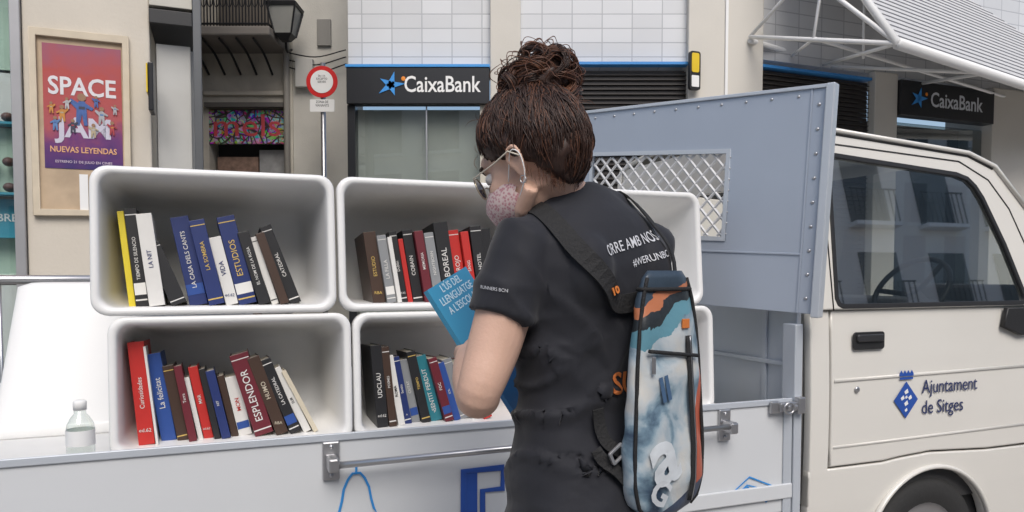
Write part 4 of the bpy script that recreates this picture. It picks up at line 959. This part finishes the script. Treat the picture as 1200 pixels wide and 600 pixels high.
bagtext('G',.06,-.045,-.150,-30,mat('banner_white2',(.55,.58,.61),.5,var=.3,scale=30))
def ribbon(name,pts,w,m,parent=wo,snap=True,off=.004,th=.003):
    P=smoothpath(pts,6); Q=[]; N=[]
    for p in P:
        if snap:
            loc,nor,_,_=bvh.find_nearest(p); Q.append(loc+nor*off); N.append(nor)
        else: Q.append(p); N.append(-F)
    for _ in range(4):
        for i in range(1,len(Q)-1): Q[i]=(Q[i-1]+Q[i]*2+Q[i+1])/4; N[i]=(N[i-1]+N[i]*2+N[i+1]).normalized()
    bm=bmesh.new(); rings=[]
    for i in range(len(Q)):
        t=(Q[min(i+1,len(Q)-1)]-Q[max(i-1,0)]).normalized(); s=t.cross(N[i]).normalized(); n=N[i]
        rings.append([Q[i]+s*w/2,Q[i]+s*w/2+n*th,Q[i]-s*w/2+n*th,Q[i]-s*w/2])
    loft(bm,rings); return link(name,bm_mesh(bm),parent,m)
topb=MB@V((-.012,.215,0))
ribbon('strap_left',[C+L*.115+F*.09+Z*1.30,C+L*.135+F*.02+Z*1.43,C+L*.125-F*.08+Z*1.36,C+L*.075-F*.11+Z*1.285,C+L*.045-F*.115+Z*1.245,topb+F*.02+L*.02-Z*.03],.034,M_web,off=.008)
ribbon('strap_right',[C-L*.08+F*.08+Z*1.32,C-L*.075+F*.0+Z*1.46,C-L*.085-F*.08+Z*1.39,C-L*.095-F*.11+Z*1.32,C-L*.09-F*.115+Z*1.22],.022,M_web,off=.008)
ribbon('strap_waist',[MB@V((-.05,-.10,-.02)),C+L*.04-F*.12+Z*.985,C+L*.065-F*.11+Z*1.01,C+L*.07-F*.10+Z*1.06],.022,M_web,off=.008)
ribbon('strap_waist_b',[MB@V((-.06,-.15,-.02)),C+L*.045-F*.12+Z*.94,C+L*.085-F*.11+Z*.99],.022,M_web,off=.012)
bb=frame(C+L*.055-F*.134+Z*.985,bx*.9+Z*.5,Z)
plate('buckle',rrect(-.018,-.013,.018,.013,.004),[rrect(-.012,-.008,.012,.008,.002)],.005,mat('buckle',(.35,.35,.36),.3,metal=.5),wo,bb,.001)
loc,nor,_,_=bvh.find_nearest(C+L*.065-F*.12+Z*1.270)
text('strap_logo','10',.018,frame(loc+nor*.0135,-L*.75+Z*.3,Z),mat('orange_logo',(.7,.22,.05),.5),wo,bold=.04)
M_cover=mat('blue_cover',(.05,.30,.50),.35,var=.06); M_cover.node_tree.nodes['Principled BSDF'].inputs['Coat Weight'].default_value=.2
def held(center,name,txt=True,col=M_cover):
    T=frame(center,ew,eu); r=root(name,T)
    bm=bmesh.new(); w,h,t=BW/2,BH/2,BT/2
    add_box(bm,(-w,-h,t-.0012),(w,h,t)); add_box(bm,(-w,-h,-t),(w,h,-t+.0012)); add_box(bm,(-w,-h,-t+.0013),(-w+.0012,h,t-.0013)); 
    add_box(bm,(-w+.0013,-h+.001,-t+.0014),(w-.001,h-.001,t-.0014),1)
    link('volume',bm_mesh(bm),r,[col,pages])
    if txt:
        text('cover_title',"L'ÚS DEL\nLLENGUATGE\nA L'ESCOLA",.025,Matrix.Translation((-.0,.085,t+.0004)),mat('cover_text',(.65,.8,.88),.5),r,.0003,.008,sx=.86)
        text('cover_small',"Guia",.018,Matrix.Translation((0,-.02,t+.0004)),mat('cover_text2',(.4,.65,.8),.5),r,.0003,.01)
    return r
held(BC,'paperback_book'); held(B2,'paperback_book',False,mat('blue_cover_b',(.02,.16,.38),.4))
# ------------------------------------------------------------ light
w=bpy.data.worlds.new('World'); scene.world=w; w.use_nodes=True; nt=w.node_tree
sky=nt.nodes.new('ShaderNodeTexSky'); sky.sky_type='NISHITA'; sky.sun_disc=False
EL_=R(48)
sky.sun_elevation=EL_; sky.air_density=1; sky.dust_density=3
bg=nt.nodes['Background']; bg.inputs[1].default_value=.15; nt.links.new(sky.outputs[0],bg.inputs[0])
sd=V((.22*math.cos(EL_),-.975*math.cos(EL_),math.sin(EL_))).normalized()
sky.sun_rotation=math.atan2(sd.x,sd.y)
sun=bpy.data.lights.new('sun','SUN'); sun.energy=2.1; sun.angle=R(34); sun.color=(1,.975,.94)
so=bpy.data.objects.new('sun',sun); COL.objects.link(so); so.rotation_euler=sd.to_track_quat('Z','Y').to_euler()
# ------------------------------------------------------------ camera
cam=bpy.data.cameras.new('camera'); co=bpy.data.objects.new('camera',cam); COL.objects.link(co)
co.location=(0,0,1.3); co.rotation_euler=(R(90-2.5),0,0); cam.sensor_width=36; cam.lens=26.1; cam.shift_y=.048; cam.clip_end=600; cam.clip_start=.05
scene.camera=co
scene.view_settings.view_transform='Standard'; scene.view_settings.look='None'; scene.view_settings.exposure=0
